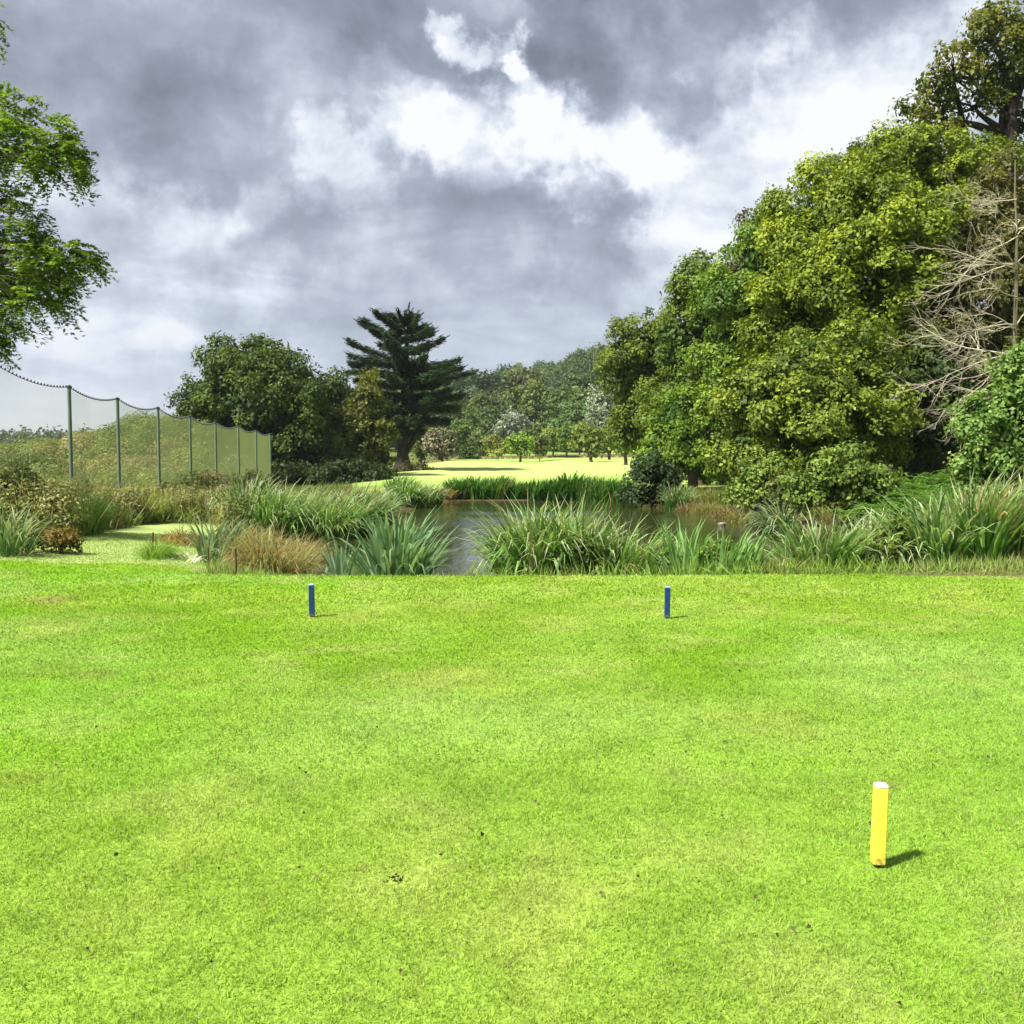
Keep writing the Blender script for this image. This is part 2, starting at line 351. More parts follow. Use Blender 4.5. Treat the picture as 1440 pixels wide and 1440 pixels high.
def axis(segs):
    out = [segs[0][0]]
    for a, b, s in segs:
        n = max(1, int(round((b - a) / s))); out += list(np.linspace(a, b, n + 1)[1:])
    return np.array(out)
def build_terrain():
    xs = axis([(-1800, -400, 200), (-400, -100, 20), (-100, -40, 3), (-40, -14, .8), (-14, 14, .22), (14, 40, .8), (40, 100, 4), (100, 400, 20), (400, 1800, 200)])
    ys = axis([(-300, -20, 40), (-20, 0, 2), (0, 12, .3), (12, 20, .14), (20, 50, .3), (50, 110, 1.2), (110, 300, 5), (300, 620, 12), (620, 3000, 170)])
    X, Y = np.meshgrid(xs, ys); x = X.ravel(); y = Y.ravel(); z = height(x, y); C = ground_colour(x, y)
    nx = len(xs); j, i = np.meshgrid(np.arange(len(ys) - 1), np.arange(nx - 1), indexing='ij'); a = (j * nx + i).ravel()
    F = np.stack([a, a + 1, a + nx + 1, a + nx], 1); V = np.stack([x, y, z], 1)
    fc = V[F].mean(1); fx, fy = fc[:, 0], fc[:, 1]
    zone = np.zeros(len(F), int)
    zone[tee_mask(fx, fy) > .5] = 1
    zone[(zone == 0) & (path_mask(fx, fy) > .5)] = 2
    zone[(fy > 46) & (fy < 300) & (fx > -9 - sst(fy, 60, 100) * 8) & (fx < 11 + sst(fy, 60, 100) * 60)] = 3
    zone[(fy > 330)] = 4
    zone[(fy < 92) & (fy > 50) & (fx < -17)] = 5
    for k, (nm, mt) in enumerate([('ground', M_GROUND), ('tee_lawn', M_GROUND), ('path', M_GROUND), ('fairway', M_FARG), ('hill', M_FARG), ('bank', M_GROUND)]):
        f = F[zone == k]; u, inv = np.unique(f, return_inverse=True)
        mb = MB(); mb.add(V[u], inv.reshape(f.shape), C[u]); tag(mb.obj(nm, mt), kind='structure')
    mb = MB(); wx = np.linspace(-7, 10, 18); wy = np.linspace(13.6, 46, 34); WX, WY = np.meshgrid(wx, wy)
    q = np.array([(j * 18 + i, j * 18 + i + 1, (j + 1) * 18 + i + 1, (j + 1) * 18 + i) for j in range(33) for i in range(17)])
    mb.add(np.stack([WX.ravel(), WY.ravel(), np.full(WX.size, WATER)], 1), q, (1, 1, 1)); tag(mb.obj('pond_water', M_WATER), kind='structure')
build_terrain()

# ------------------------------------------------------------------ leaves, blades, crowns
def cards(mb, P, Nn, T, Ln, W, C, fold=.12):
    """diamond shaped folded leaves: P base points, Nn normals, T pointing directions"""
    n = len(P); T = norm(T - (T * Nn).sum(-1, keepdims=True) * Nn + 1e-5); S = np.cross(Nn, T)
    Ln = np.broadcast_to(Ln, (n,))[:, None]; W = np.broadcast_to(W, (n,))[:, None]
    V = np.stack([P - T * Ln * .5 - Nn * W * fold, P - S * W * .5 - T * Ln * .05, P + T * Ln * .5 - Nn * W * fold, P + S * W * .5 - T * Ln * .05], 1)
    F = np.arange(n * 4).reshape(n, 4); C = np.repeat(np.broadcast_to(C, (n, 3)), 4, 0)
    mb.add(V.reshape(-1, 3), F, C)

def rdir(rng, n):
    v = rng.normal(size=(n, 3)); return norm(v)

def crown(mb, rng, blobs, puff_r=.8, leaf=.15, dens=1.0, cols=((.05, .10, .015), (.10, .16, .02)), up=.3, squash=.9, loose=.22, fill=True, sparse=0.):
    """blobs: (centre, radii). Crown of leaf clumps gathered on puffs over each blob"""
    cen = np.array([b[0] for b in blobs]); rad = np.array([b[1] for b in blobs]); c0, c1 = np.array(cols[0]), np.array(cols[1]); puffs = []
    for bi, (c, r) in enumerate(zip(cen, rad)):
        rm = r.mean(); area = 4 * PI * rm * rm; npf = max(5, int(1.30 * area / (PI * puff_r ** 2)))
        d = rdir(rng, npf); rr = (.55 + .52 * rng.random(npf) ** .8)[:, None]; p = c + d * r * rr
        keep = np.ones(npf, bool)
        for bj in range(len(cen)):
            if bj != bi: keep &= (((p - cen[bj]) / rad[bj]) ** 2).sum(1) > .5
        if sparse: keep &= rng.random(npf) > sparse
        for q, dd in zip(p[keep], d[keep]): puffs.append((q, dd, puff_r * rng.uniform(.35, 1.2) * min(1, rm / puff_r / 1.2), bi))
    for q, dd, pr, bi in puffs:
        ax = norm(dd + rng.normal(0, .5, 3)); el = rng.uniform(-.15, .45)
        n = int(dens * 2.6 * PI * pr * pr / (leaf * leaf * .45)); 
        if n < 6: n = 6
        ns = max(3, n // 9); sv = rdir(rng, ns) + dd * .5; sv[:, 2] = np.where(sv[:, 2] < -.6, -sv[:, 2], sv[:, 2]); sv = norm(sv); lobe = rdir(rng, 4)
        lump = 1 + .22 * np.maximum((sv @ lobe.T), 0).max(1) - .12; srr = pr * lump * (rng.uniform(.55, 1.05, ns) + (rng.random(ns) < loose) * rng.uniform(0, .4, ns))
        SP = q + sv * srr[:, None] * np.array([1, 1, squash]) + ax * (sv @ ax)[:, None] * el * pr; SN = norm(sv + np.array([0, 0, up]) + rdir(rng, ns) * .45); St = rng.normal(0, .22, ns)
        k = rng.integers(0, ns, n); P = SP[k] + rng.normal(0, 1, (n, 3)) * leaf * .95; v = sv[k]; Nn = norm(SN[k] + rdir(rng, n) * .55)
        t = np.clip(rng.normal(.5, .22) + St[k] + rng.normal(0, .14, n), 0, 1)[:, None]
        cc = (c0 * (1 - t) + c1 * t) * rng.uniform(.8, 1.2, n)[:, None]
        s = leaf * rng.uniform(.55, 1.4, n)
        cards(mb, P, Nn, rdir(rng, n) + v * .5 + np.array([0, 0, -.2]), s * 1.3, s * .8, cc)
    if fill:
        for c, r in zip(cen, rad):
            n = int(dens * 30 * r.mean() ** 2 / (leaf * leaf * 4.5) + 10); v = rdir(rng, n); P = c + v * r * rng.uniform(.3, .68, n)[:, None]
            cards(mb, P, norm(v + rdir(rng, n) * .7), rdir(rng, n), leaf * 2.3, leaf * 1.7, c0)  # inner leaves all in the dark tone: crown's inside shade put into colour
    return puffs

def limb(rng, a, b, n=7, wob=.08, sag=.0):
    t = np.linspace(0, 1, n)[:, None]; P = a * (1 - t) + b * t; Ld = np.linalg.norm(b - a)
    w = np.cumsum(rng.normal(0, wob, (n, 3)), 0); w = w - t * w[-1]
    P = P + w * Ld * .4; P[:, 2] += sag * Ld * np.sin(t[:, 0] * PI); return P

def tree(name, label, cat, blobs, base, group=None, trunk_r=.25, bark=(.07, .055, .04), seed=1, mat=None, twigs=10, trunk_top=None, **kw):
    rng = np.random.default_rng(seed); base = np.array(base, float); e = empty(name, base); tag(e, label, cat, group)
    cen = np.array([b[0] for b in blobs])
    mb = MB(); puffs = crown(mb, rng, blobs, **kw); mb.obj('crown', mat or M_LEAF, e)
    tb = MB(); mid = cen.mean(0); zt = trunk_top if trunk_top is not None else base[2] + (mid[2] - base[2]) * .55
    top = np.array([base[0] * .6 + mid[0] * .4, base[1] * .6 + mid[1] * .4, zt])
    P = limb(rng, base - [0, 0, .25], top, 7, .05); R = np.linspace(trunk_r * 1.25, trunk_r * .7, 7); R[0] *= 1.35; tube(tb, P, R, bark, 9)
    for c in cen:
        s = P[rng.integers(4, 7)]; Q = limb(rng, s, c, 6, .10, .06); tube(tb, Q, np.linspace(trunk_r * .5, trunk_r * .14, 6), bark, 6)
    if twigs and len(puffs):
        for k in rng.choice(len(puffs), min(twigs * len(cen), len(puffs)), replace=False):
            q, dd, pr, bi = puffs[k]; tube(tb, limb(rng, cen[bi], q, 4, .12), np.linspace(trunk_r * .16, trunk_r * .05, 4), bark, 4)
    tb.obj('trunk', M_BARK, e); return e

def PB(Y, *bl, ry=.8):
    """blobs from picture positions at distance Y: (px, py, rx, ry[, dy])"""
    out = []
    for b in bl:
        px, py, rx, rz = b[:4]; dy = b[4] if len(b) > 4 else 0
        c = at(px, py, Y + dy); s = (Y + dy) / 1440.0
        out.append((c, np.array([rx * s, (rx + rz) / 2 * s * ry, rz * s])))
    return out
def GB(px, Y): x = PX(px, Y); return (x, Y, hz(x, Y))

# ---- right wood edge -------------------------------------------------------
OLIVE = ((.045, .085, .012), (.150, .185, .018)); MID = ((.05, .10, .013), (.17, .25, .028)); BRIGHT = ((.055, .12, .013), (.20, .31, .030)); DARK = ((.030, .060, .012), (.075, .115, .018)); YELL = ((.075, .120, .010), (.255, .320, .026))
RW = 'trees of the wood edge right of the pond'
tree('oak_tree', 'broad yellow-green oak filling the middle of the wood edge right of the pond', 'tree', PB(38, (1215, 270, 65, 50), (1290, 235, 70, 45, 2), (1355, 245, 65, 50, 3), (1160, 330, 70, 60), (1245, 345, 85, 75, -1.5), (1330, 330, 75, 70), (1125, 405, 60, 60), (1205, 440, 90, 70, -1), (1290, 440, 85, 70), (1130, 470, 60, 45)), GB(1240, 38), RW, .42, seed=11, cols=YELL, puff_r=.78, leaf=.115)
tree('sycamore_tree', 'lower rounded green sycamore bulging over the far bank right of the lawn gap', 'tree', PB(33, (1115, 525, 60, 42), (1185, 505, 70, 50, 1), (1070, 575, 50, 50), (1135, 590, 70, 60, -1), (1205, 580, 70, 60), (1045, 630, 38, 38), (1100, 655, 55, 40), (1180, 645, 60, 40), (1245, 600, 35, 45, 1)), GB(1130, 34), RW, .3, seed=12, cols=((.055, .10, .012), (.235, .30, .032)), puff_r=.62, leaf=.105)
tree('oak_tree', 'dark green oak with bright shoots rising left of the broad yellow-green oak', 'tree', PB(47, (1075, 365, 50, 50), (1130, 330, 60, 45), (1040, 430, 60, 50), (1100, 430, 60, 60), (1040, 490, 60, 50), (1090, 520, 60, 60)), GB(1070, 47), RW, .38, seed=13, cols=BRIGHT, puff_r=.8, leaf=.13)
tree('oak_tree', 'mid green oak stepping down the wood edge left of the tallest trees', 'tree', PB(55, (985, 420, 50, 48), (1010, 460, 60, 60), (955, 475, 50, 40), (1000, 540, 60, 60), (960, 560, 50, 50)), GB(985, 55), RW, .36, seed=14, cols=MID, puff_r=.85, leaf=.145)
tree('oak_tree', 'brownish olive oak at the left end of the wood edge beside the fairway', 'tree', PB(66, (912, 480, 42, 40), (890, 525, 36, 45), (935, 530, 48, 55), (905, 580, 46, 45), (950, 590, 45, 45), (880, 610, 22, 28)), GB(905, 66), RW, .38, seed=15, cols=((.055, .095, .014), (.19, .24, .026)), puff_r=.85, leaf=.16, trunk_top=hz(PX(905, 66), 66) + 2.2)
tree('maple_tree', 'bright green maple low at the left part of the wood edge above the lawn gap', 'tree', PB(50, (955, 590, 45, 40), (1010, 585, 50, 45, 1), (925, 635, 32, 26), (975, 635, 45, 30), (1015, 650, 35, 30), (950, 655, 30, 18)), GB(975, 50), RW, .25, seed=16, cols=BRIGHT, puff_r=.65, leaf=.13)
tree('oak_tree', 'tall open oak with dark forked trunk against the sky at the top right', 'tree', PB(46, (1395, 60, 55, 40), (1340, 110, 45, 38), (1435, 30, 45, 40), (1450, 90, 50, 40), (1305, 165, 32, 32), (1370, 150, 35, 22), (1385, 105, 40, 30), (1330, 200, 30, 20), (1480, 140, 50, 50), (1470, 10, 50, 40)), GB(1425, 46), RW, .42, bark=(.03, .022, .018), seed=17, cols=((.06, .085, .014), (.17, .18, .022)), puff_r=.55, leaf=.16, dens=.72, fill=False, sparse=.22, trunk_top=at(1410, 205, 46)[2], twigs=14)
tree('oak_tree', 'dull olive tree behind the bleached bare branches at the right edge', 'tree', PB(36, (1420, 250, 45, 40), (1430, 330, 60, 60), (1390, 400, 60, 60), (1450, 430, 60, 70), (1350, 470, 55, 55), (1420, 510, 70, 55)), GB(1420, 36), RW, .34, seed=18, cols=((.055, .07, .018), (.16, .15, .04)), puff_r=.5, leaf=.11, dens=.75, fill=False)
tree('holly_tree', 'dark shaded evergreen under the bare branches at the foot of the wood', 'tree', PB(35, (1290, 540, 45, 50), (1340, 560, 55, 55, 1), (1400, 590, 60, 50, 1), (1310, 610, 40, 30)), GB(1320, 35.5), RW, .2, seed=19, cols=DARK, puff_r=.55, leaf=.12)  # dark leaf colour paints the shaded hollow under the branches
# trees deeper in the wood, seen between and beside the front row
tree('ash_tree', 'thin brownish ash top showing between the oaks on the wood skyline', 'tree', PB(54, (1075, 330, 30, 35), (1100, 310, 35, 25), (1050, 375, 25, 30)), GB(1085, 54), RW, .22, seed=20, cols=((.08, .075, .04), (.13, .12, .06)), puff_r=.5, leaf=.14, dens=.5, fill=False)
tree('oak_tree', 'grey-green oak in the second row above the yellow-green oak on the skyline', 'tree', PB(50, (1190, 255, 50, 40), (1240, 240, 50, 35), (1200, 330, 70, 60), (1280, 320, 90, 70), (1400, 300, 80, 80)), GB(1250, 52), RW, .36, seed=21, cols=((.05, .085, .025), (.10, .15, .04)), puff_r=.7, leaf=.13)

tree('oak_tree', 'green oak continuing the wood beyond the right edge, behind the willow shrub', 'tree', PB(37, (1560, 300, 90, 80), (1640, 360, 90, 90), (1560, 430, 90, 90), (1660, 480, 90, 90), (1540, 550, 80, 80), (1640, 600, 90, 60)), GB(1590, 38), RW, .4, seed=22, cols=MID, puff_r=.9, leaf=.16, dens=.7)
tree('oak_tree', 'olive oak farther back along the slope beyond the right edge', 'tree', PB(46, (1720, 380, 90, 80), (1800, 450, 90, 80), (1720, 500, 100, 80), (1800, 570, 90, 70)), GB(1760, 46), RW, .4, seed=23, cols=OLIVE, puff_r=1.0, leaf=.2, dens=.6)

# ---- bleached bare tree ------------------------------------------------------
def bare_tree():
    rng = np.random.default_rng(5); Y = 25.0; b = np.array(GB(1436, Y)); e = empty('bare_tree', b)
    tag(e, 'leafless tree with bleached grey drooping branches at the right edge', 'tree')
    tb = MB(); bc = (.43, .39, .29); P = limb(rng, b - [0, 0, .2], at(1428, 225, Y), 12, .012); R = np.linspace(.10, .015, 12); tube(tb, P, R, (.13, .12, .075), 7)
    tb.obj('trunk', M_TWIG, e)
    brs = MB()
    def grow(p, d, Ln, r, lvl):
        n = 7; pts = [p]; q = p.copy(); dd = d.copy()
        for k in range(n):
            dd = norm(dd + rng.normal(0, .13, 3) + np.array([0, 0, .045 if k > n * .45 else -.04])); q = q + dd * Ln / n; pts.append(q.copy())
        tube(brs, np.array(pts), np.linspace(r, r * .35, n + 1), np.array(bc) * rng.uniform(.75, 1.25), 5 if lvl < 2 else 4)
        if lvl < 3:
            for k in range([7, 5, 3][lvl]):
                i = rng.integers(2, n + 1); sd = norm(dd * 1.1 + rng.normal(0, .42, 3)); sd[0] -= .25 * (rng.random() < .7)
                grow(pts[i], norm(sd), Ln * rng.uniform(.3, .6), max(r * .5, .003), lvl + 1)
    targets = [(1275, 480), (1285, 450), (1300, 410), (1270, 505), (1290, 530), (1330, 560), (1310, 390), (1340, 330), (1350, 300), (1325, 370), (1380, 260), (1305, 440), (1480, 400), (1490, 300), (1320, 545)]
    for tx, ty in targets:
        zt = at(tx, ty, Y)
        sy = min(max(ty + rng.uniform(-60, 70), 230), 570); s0 = at(1432, sy, Y); s0 = P[np.argmin(np.abs(P[:, 2] - s0[2]))] * .5 + s0 * .5
        zt = zt + np.array([0, rng.uniform(-1.3, 1.0), 0]); v = zt - s0
        grow(s0, norm(v + np.array([0, 0, .12])), np.linalg.norm(v) * .80, .017, 0)
    for k in range(14):
        s0 = P[rng.integers(4, 11)]; d = rdir(rng, 1)[0]; d[2] = abs(d[2]) * .4; grow(s0, norm(d), rng.uniform(.8, 1.8), .018, 1)
    brs.obj('branches', M_TWIG, e)
bare_tree()

# ---- left trees ---------------------------------------------------------------
LW = 'dark round trees left of the cypress'
tree('oak_tree', 'dark rounded oak, biggest of the trees beside the netting fence', 'tree', PB(75, (335, 520, 48, 40), (385, 530, 42, 42), (290, 560, 42, 36), (350, 580, 70, 50, -1.5), (410, 590, 50, 50, -1), (300, 600, 40, 30), (360, 640, 55, 32), (425, 640, 50, 34), (262, 575, 22, 20)), GB(370, 75), LW, .4, seed=31, cols=((.030, .066, .010), (.10, .15, .018)), puff_r=.9, leaf=.2)
tree('oak_tree', 'dark green oak with mottled crown between the biggest dark tree and the yellow-tipped one', 'tree', PB(79, (445, 560, 40, 42), (470, 600, 45, 45), (440, 625, 45, 40), (480, 645, 35, 28), (420, 540, 25, 25)), GB(455, 79), LW, .34, seed=32, cols=((.025, .058, .011), (.08, .125, .018)), puff_r=.85, leaf=.2)
tree('oak_tree', 'oak with yellowish top leaves just left of the cypress', 'tree', PB(77, (512, 560, 26, 28), (530, 600, 26, 30), (505, 605, 30, 35), (535, 640, 22, 28), (500, 648, 35, 22)), GB(515, 77), LW, .28, seed=33, cols=((.045, .065, .010), (.15, .16, .02)), puff_r=.75, leaf=.19)
tree('laurel_bush', 'low dark bush filling the foot of the left trees', 'bush', PB(72, (330, 668, 40, 14), (395, 672, 45, 13), (460, 672, 45, 13), (520, 668, 30, 14)), GB(420, 72), None, .1, seed=34, cols=((.02, .04, .009), (.05, .075, .014)), puff_r=.6, leaf=.18)

def cypress():
    rng = np.random.default_rng(77); Y = 92.; b = np.array(GB(566, Y)); b[2] = at(566, 662, Y)[2]; e = empty('cypress_tree', b)
    tag(e, 'tall dark spreading cypress with layered pointed branches standing alone by the fairway', 'tree')
    top = at(574, 440, Y); tb = MB(); P = limb(rng, b - [0, 0, .4], top, 10, .02); Rr = np.linspace(.55, .04, 10) ** 1.0; Rr[0] = .95; tube(tb, P, Rr, (.028, .023, .017), 10)
    P2 = limb(rng, P[1], at(612, 560, Y), 6, .04); tube(tb, P2, np.linspace(.34, .10, 6), (.028, .023, .017), 8)
    for q, w in ((540, .3), (590, .26), (552, .22)): tube(tb, limb(rng, P[2], at(q, 555, Y + rng.uniform(-1.5, 1.5)), 6, .05), np.linspace(w, .08, 6), (.028, .023, .017), 8)
    mb = MB(); H = top[2] - b[2]; s = Y / 1440.
    # silhouette half widths at picture heights
    prof_y = [440, 458, 468, 497, 521, 552, 571, 585, 605]; prof_l = [5, 48, 60, 84, 82, 75, 65, 50, 25]; prof_r = [10, 26, 42, 62, 90, 86, 76, 52, 24]
    nbr = 118
    for k in range(nbr):
        tier = np.array([444, 450, 460, 472, 486, 500, 514, 529, 545, 562, 580, 598]); py = tier[min(11, int(12 * ((k + .5) / nbr) ** .72))] + rng.normal(0, 2.0); lowf = sst(np.array([py]), 450, 520)[0]; z = at(570, py + 6 + 8 * lowf, Y)[2]
        f = (z - b[2]) / H; p0 = np.array([np.interp(z, P[:, 2], P[:, 0]), np.interp(z, P[:, 2], P[:, 1]), z])
        a = k * 2.4 + rng.normal(0, .3); ca = math.cos(a); Lm = (np.interp(py, prof_y, prof_r) if ca > 0 else np.interp(py, prof_y, prof_l)) * s
        Lm *= rng.choice([.62, .85, 1.0, 1.06]); d = np.array([ca, math.sin(a), 0])
        n = 8; t = np.linspace(0, 1, n); rise = rng.uniform(.04, .26) + .30 * (1 - lowf)
        Q = p0 + d * (t * Lm)[:, None]; Q[:, 2] += (t ** 1.5) * Lm * rise - t * Lm * .06; tube(tb, Q, np.linspace(.10, .015, n) * (1.5 - f), (.028, .023, .017), 5)
        m = int(60 + Lm * 125); tt = rng.uniform(.08, 1.04, m) ** .8; side = rng.normal(0, .13, m) * Lm * (1.15 - tt)
        pd = np.array([-d[1], d[0], 0]); c = p0 + d * (tt * Lm)[:, None] + pd * side[:, None]; c[:, 2] += (tt ** 1.5) * Lm * rise - tt * Lm * .06 + rng.normal(0, .16, m)
        T = norm(d + pd * (side / (Lm * .3 + .1))[:, None] * .7 + np.array([0, 0, 1]) * rng.uniform(.05, .6, m)[:, None]); Nn = norm(np.array([0, 0, 1]) + rdir(rng, m) * .6)
        cc = np.array([.016, .040, .018]) + rng.random((m, 1)) * np.array([.026, .042, .016]) + (rng.random((m, 1)) < .06) * np.array([.03, .012, 0])
        cards(mb, c, Nn, T, rng.uniform(.35, .8, m), rng.uniform(.08, .16, m), cc)
        # pointed leader at the tip
        m = 10; c = Q[-1] + (np.array([d[0], d[1], .55]) * rng.uniform(-.1, .55, m)[:, None]); cards(mb, c, norm(rdir(rng, m)), np.tile([d[0], d[1], .7], (m, 1)), .45, .09, (.02, .045, .02))
    for k in range(7):
        m = 14; c = top + np.array([rng.uniform(-.2, .3), 0, rng.uniform(-1.2, .1)]); v = norm(np.array([rng.uniform(-.3, .8), rng.uniform(-.3, .3), 1])); cards(mb, c + v * rng.uniform(0, .8, m)[:, None], rdir(rng, m), np.tile(v, (m, 1)), .5, .1, (.02, .045, .02))
    mb.obj('crown', M_LEAF, e); tb.obj('trunk', M_BARK, e)
cypress()
tree('bramble_mound', 'low brown-green mound of brambles at the foot of the cypress', 'bush', PB(90, (595, 665, 20, 7), (575, 664, 18, 9)), GB(585, 90), None, .08, seed=36, cols=((.06, .05, .025), (.11, .10, .04)), puff_r=.5, leaf=.2, twigs=3)

# ---- overhanging ash at the left edge -----------------------------------------------
def near_ash():
    rng = np.random.default_rng(9); b = np.array([-18.4, 17.5, 0.]); b[2] = hz(-18.4, 17.5); e = empty('ash_tree', b)
    tag(e, 'ash with feathery compound leaves reaching in from the left edge', 'tree')
    tb = MB(); bark = (.12, .105, .075); P = limb(rng, b - [0, 0, .2], np.array([-17.8, 17.8, 11.6]), 9, .02); tube(tb, P, np.linspace(.38, .18, 9), bark, 10)
    mb = MB(); Yd = 19.0
    def spray(p, d, n):
        """a twig tip bearing n pinnate leaves"""
        for k in range(n):
            a = norm(d + rng.normal(0, .6, 3) + np.array([0, 0, -.05])); Ln = rng.uniform(.26, .42); m = 6; S = norm(np.cross(a, [0, 0, 1.])); t = np.linspace(.25, 1, m)
            ctr = p + a * (t * Ln)[:, None]; ctr[:, 2] -= t * t * Ln * .45
            tt = rng.uniform(0, 1); col = (np.array([.06, .13, .018]) * (1 - tt) + np.array([.21, .32, .035]) * tt) * rng.uniform(.8, 1.2)
            for sgn in (-1, 1):
                T = norm(S * sgn + a * .7 + np.array([0, 0, -.55])); T = np.tile(T, (m, 1)) + rng.normal(0, .12, (m, 3)); ll = .11 * rng.uniform(.8, 1.2)
                Nn = norm(np.array([0, 0, 1.]) + rng.normal(0, .45, (m, 3))); cards(mb, ctr + norm(T) * ll * .5, Nn, T, ll, ll * .38, col)
            cards(mb, ctr[-1:] + a * .03, np.array([[0, 0, 1.]]), a[None] + [0, 0, -.5], .11, .042, col)
    regs = [(60, 215, 65, 60, 60), (100, 235, 38, 40, 40), (10, 200, 60, 70, 40), (35, 300, 50, 35, 38), (55, 370, 70, 45, 75), (110, 365, 42, 35, 50), (5, 385, 60, 60, 45), (65, 420, 60, 30, 40), (5, 455, 40, 28, 24), (-5, 20, 16, 30, 8), (-60, 190, 50, 60, 40), (-70, 350, 45, 60, 36), (-430, 120, 100, 90, 50), (-540, 60, 100, 100, 50), (-480, 260, 100, 100, 50), (-640, 160, 110, 110, 50), (-620, 300, 110, 90, 40), (30, 150, 38, 20, 14), (10, 480, 14, 18, 5)]
    for cx, cy, rx, ry, n in regs:
        cx -= 20; rx *= .95; n = int(n * .88); c = at(cx, cy, Yd); s0 = P[min(8, max(3, int(np.argmin(np.abs(P[:, 2] - (c[2] - .5))))))]; br = limb(rng, s0, c, 7, .07, .05); tube(tb, br, np.linspace(.06, .016, 7), bark, 6)
        for k in range(int(n * .8)):
            v = rdir(rng, 1)[0] * rng.uniform(.35, 1.0); q = c + v * np.array([rx, (rx + ry) * .5, ry]) * Yd / 1440.
            w = limb(rng, br[rng.integers(4, 7)], q, 4, .1); tube(tb, w, np.linspace(.011, .005, 4), bark, 4); spray(q, norm(q - c + np.array([.15, 0, 0])), rng.integers(5, 9))
    mb.obj('crown', M_LEAF, e); tb.obj('trunk', M_BARK, e)
near_ash()

# ---- trees across the fairway -----------------------------------------------------------
def small_tree(name, label, px, top, base, w, Y, cols, group=None, bark=(.08, .06, .045), tr=.16, cat='tree', seed=0, cover=.30, leaf=.34, puff=.8, **kw):
    z = at(px, base, Y)[2]; g = hz(PX(px, Y), Y); h = base - top; ct = base - h * cover; ctr = (top + ct) / 2; rz = (ct - top) / 2
    rng = np.random.default_rng(seed + 500); bl = [(px, ctr, w * .68, rz * .8)]
    for k in range(5): a = k * 1.257 + rng.uniform(0, 1); bl.append((px + math.cos(a) * w * .42, ctr + math.sin(a) * rz * .42, w * .5, rz * .5, rng.uniform(-1, 1)))
    base3 = (PX(px, Y), Y, min(z, g)); kw.setdefault('twigs', 2)
    return tree(name, label, cat, PB(Y, *bl), base3, group, tr, bark, seed, M_FAR, puff_r=puff, leaf=leaf, cols=cols, **kw)
FG = 'small trees standing along the far edge of the fairway'
G1 = ((.08, .13, .02), (.21, .28, .035)); G2 = ((.05, .10, .018), (.13, .20, .035)); G3 = ((.10, .12, .025), (.23, .25, .05))
small_tree('young_tree', 'small bright green round-headed tree with thin dark trunk on the fairway', 732, 611, 651, 19, 135, ((.09, .17, .02), (.19, .30, .03)), FG, seed=41, puff=.6, leaf=.28)
small_tree('birch_tree', 'pale olive dome-shaped birch with white trunk, left of the bright green tree', 699, 615, 650, 22, 142, G3, FG, bark=(.62, .6, .52), seed=42, tr=.11, puff=.6, leaf=.26)
small_tree('birch_tree', 'thin olive birch just right of the bright green tree', 758, 612, 651, 17, 140, ((.07, .10, .02), (.15, .18, .03)), FG, bark=(.5, .48, .4), seed=43, tr=.09, puff=.6, leaf=.26)
small_tree('round_tree', 'mid green tree standing second to the right of the bright green tree', 778, 602, 646, 18, 165, G1, FG, seed=44)
small_tree('round_tree', 'darker green tree left of the tree whose trunk stands foremost on the fairway', 797, 602, 646, 17, 160, G2, FG, seed=45)
small_tree('round_tree', 'broad yellow-green tree whose dark trunk stands foremost on the right of the fairway', 831, 603, 653, 29, 118, ((.07, .11, .018), (.17, .21, .03)), FG, seed=46, tr=.2, cover=.34, puff=.7)
small_tree('round_tree', 'dark low tree behind the foremost trunk on the right of the fairway', 857, 606, 650, 20, 140, G2, FG, seed=47, tr=.2)
small_tree('round_tree', 'leaning green tree with two dark trunks where the fairway meets the wood edge', 880, 598, 655, 27, 105, G1, FG, seed=48, tr=.19, cover=.36)
small_tree('round_tree', 'green tree low behind the right fairway trees', 815, 598, 643, 18, 185, G1, FG, seed=49)
small_tree('round_tree', 'green tree at the back of the fairway beyond the birches', 745, 606, 643, 16, 195, G2, FG, seed=50)
HG = 'trees and shrubs along the left back of the fairway'
small_tree('rhododendron_bush', 'rounded bush with cream and pink blossom at the back left of the fairway', 622, 602, 649, 27, 150, ((.05, .085, .025), (.30, .25, .16)), HG, cat='bush', seed=51, cover=.05, tr=.2)
small_tree('round_tree', 'yellow-green flat-topped tree between the cypress and the blossoming bush', 592, 604, 650, 24, 155, ((.05, .10, .015), (.15, .20, .025)), HG, seed=52, cover=.1)
small_tree('round_tree', 'large dull green tree behind the blossoming bush', 650, 594, 648, 26, 185, G2, HG, seed=53, cover=.05, leaf=.4)
small_tree('round_tree', 'pale green small tree between the large dull tree and the dome-shaped birch', 676, 608, 648, 16, 172, ((.07, .12, .03), (.16, .22, .05)), HG, seed=54, cover=.05)
small_tree('round_tree', 'blue-green tree behind the left back shrubs under the cypress branches', 625, 580, 645, 30, 215, ((.025, .06, .03), (.06, .11, .05)), HG, seed=55, cover=.05, leaf=.4)
small_tree('bushy_shrub', 'dark low shrub right of the blossoming bush', 658, 626, 649, 16, 158, DARK, HG, cat='bush', seed=56, cover=.0)
small_tree('poplar_tree', 'silvery white poplar in front of the wooded hill, left of its middle', 722, 577, 640, 24, 235, ((.10, .13, .09), (.34, .38, .30)), 'silvery poplars', seed=57, cover=.0, leaf=.5, puff=1.3)
small_tree('poplar_tree', 'tall silvery poplar beside the wood edge at the right of the hill', 851, 533, 635, 27, 225, ((.10, .14, .08), (.30, .36, .24)), 'silvery poplars', seed=58, cover=.0, leaf=.5, puff=1.3)
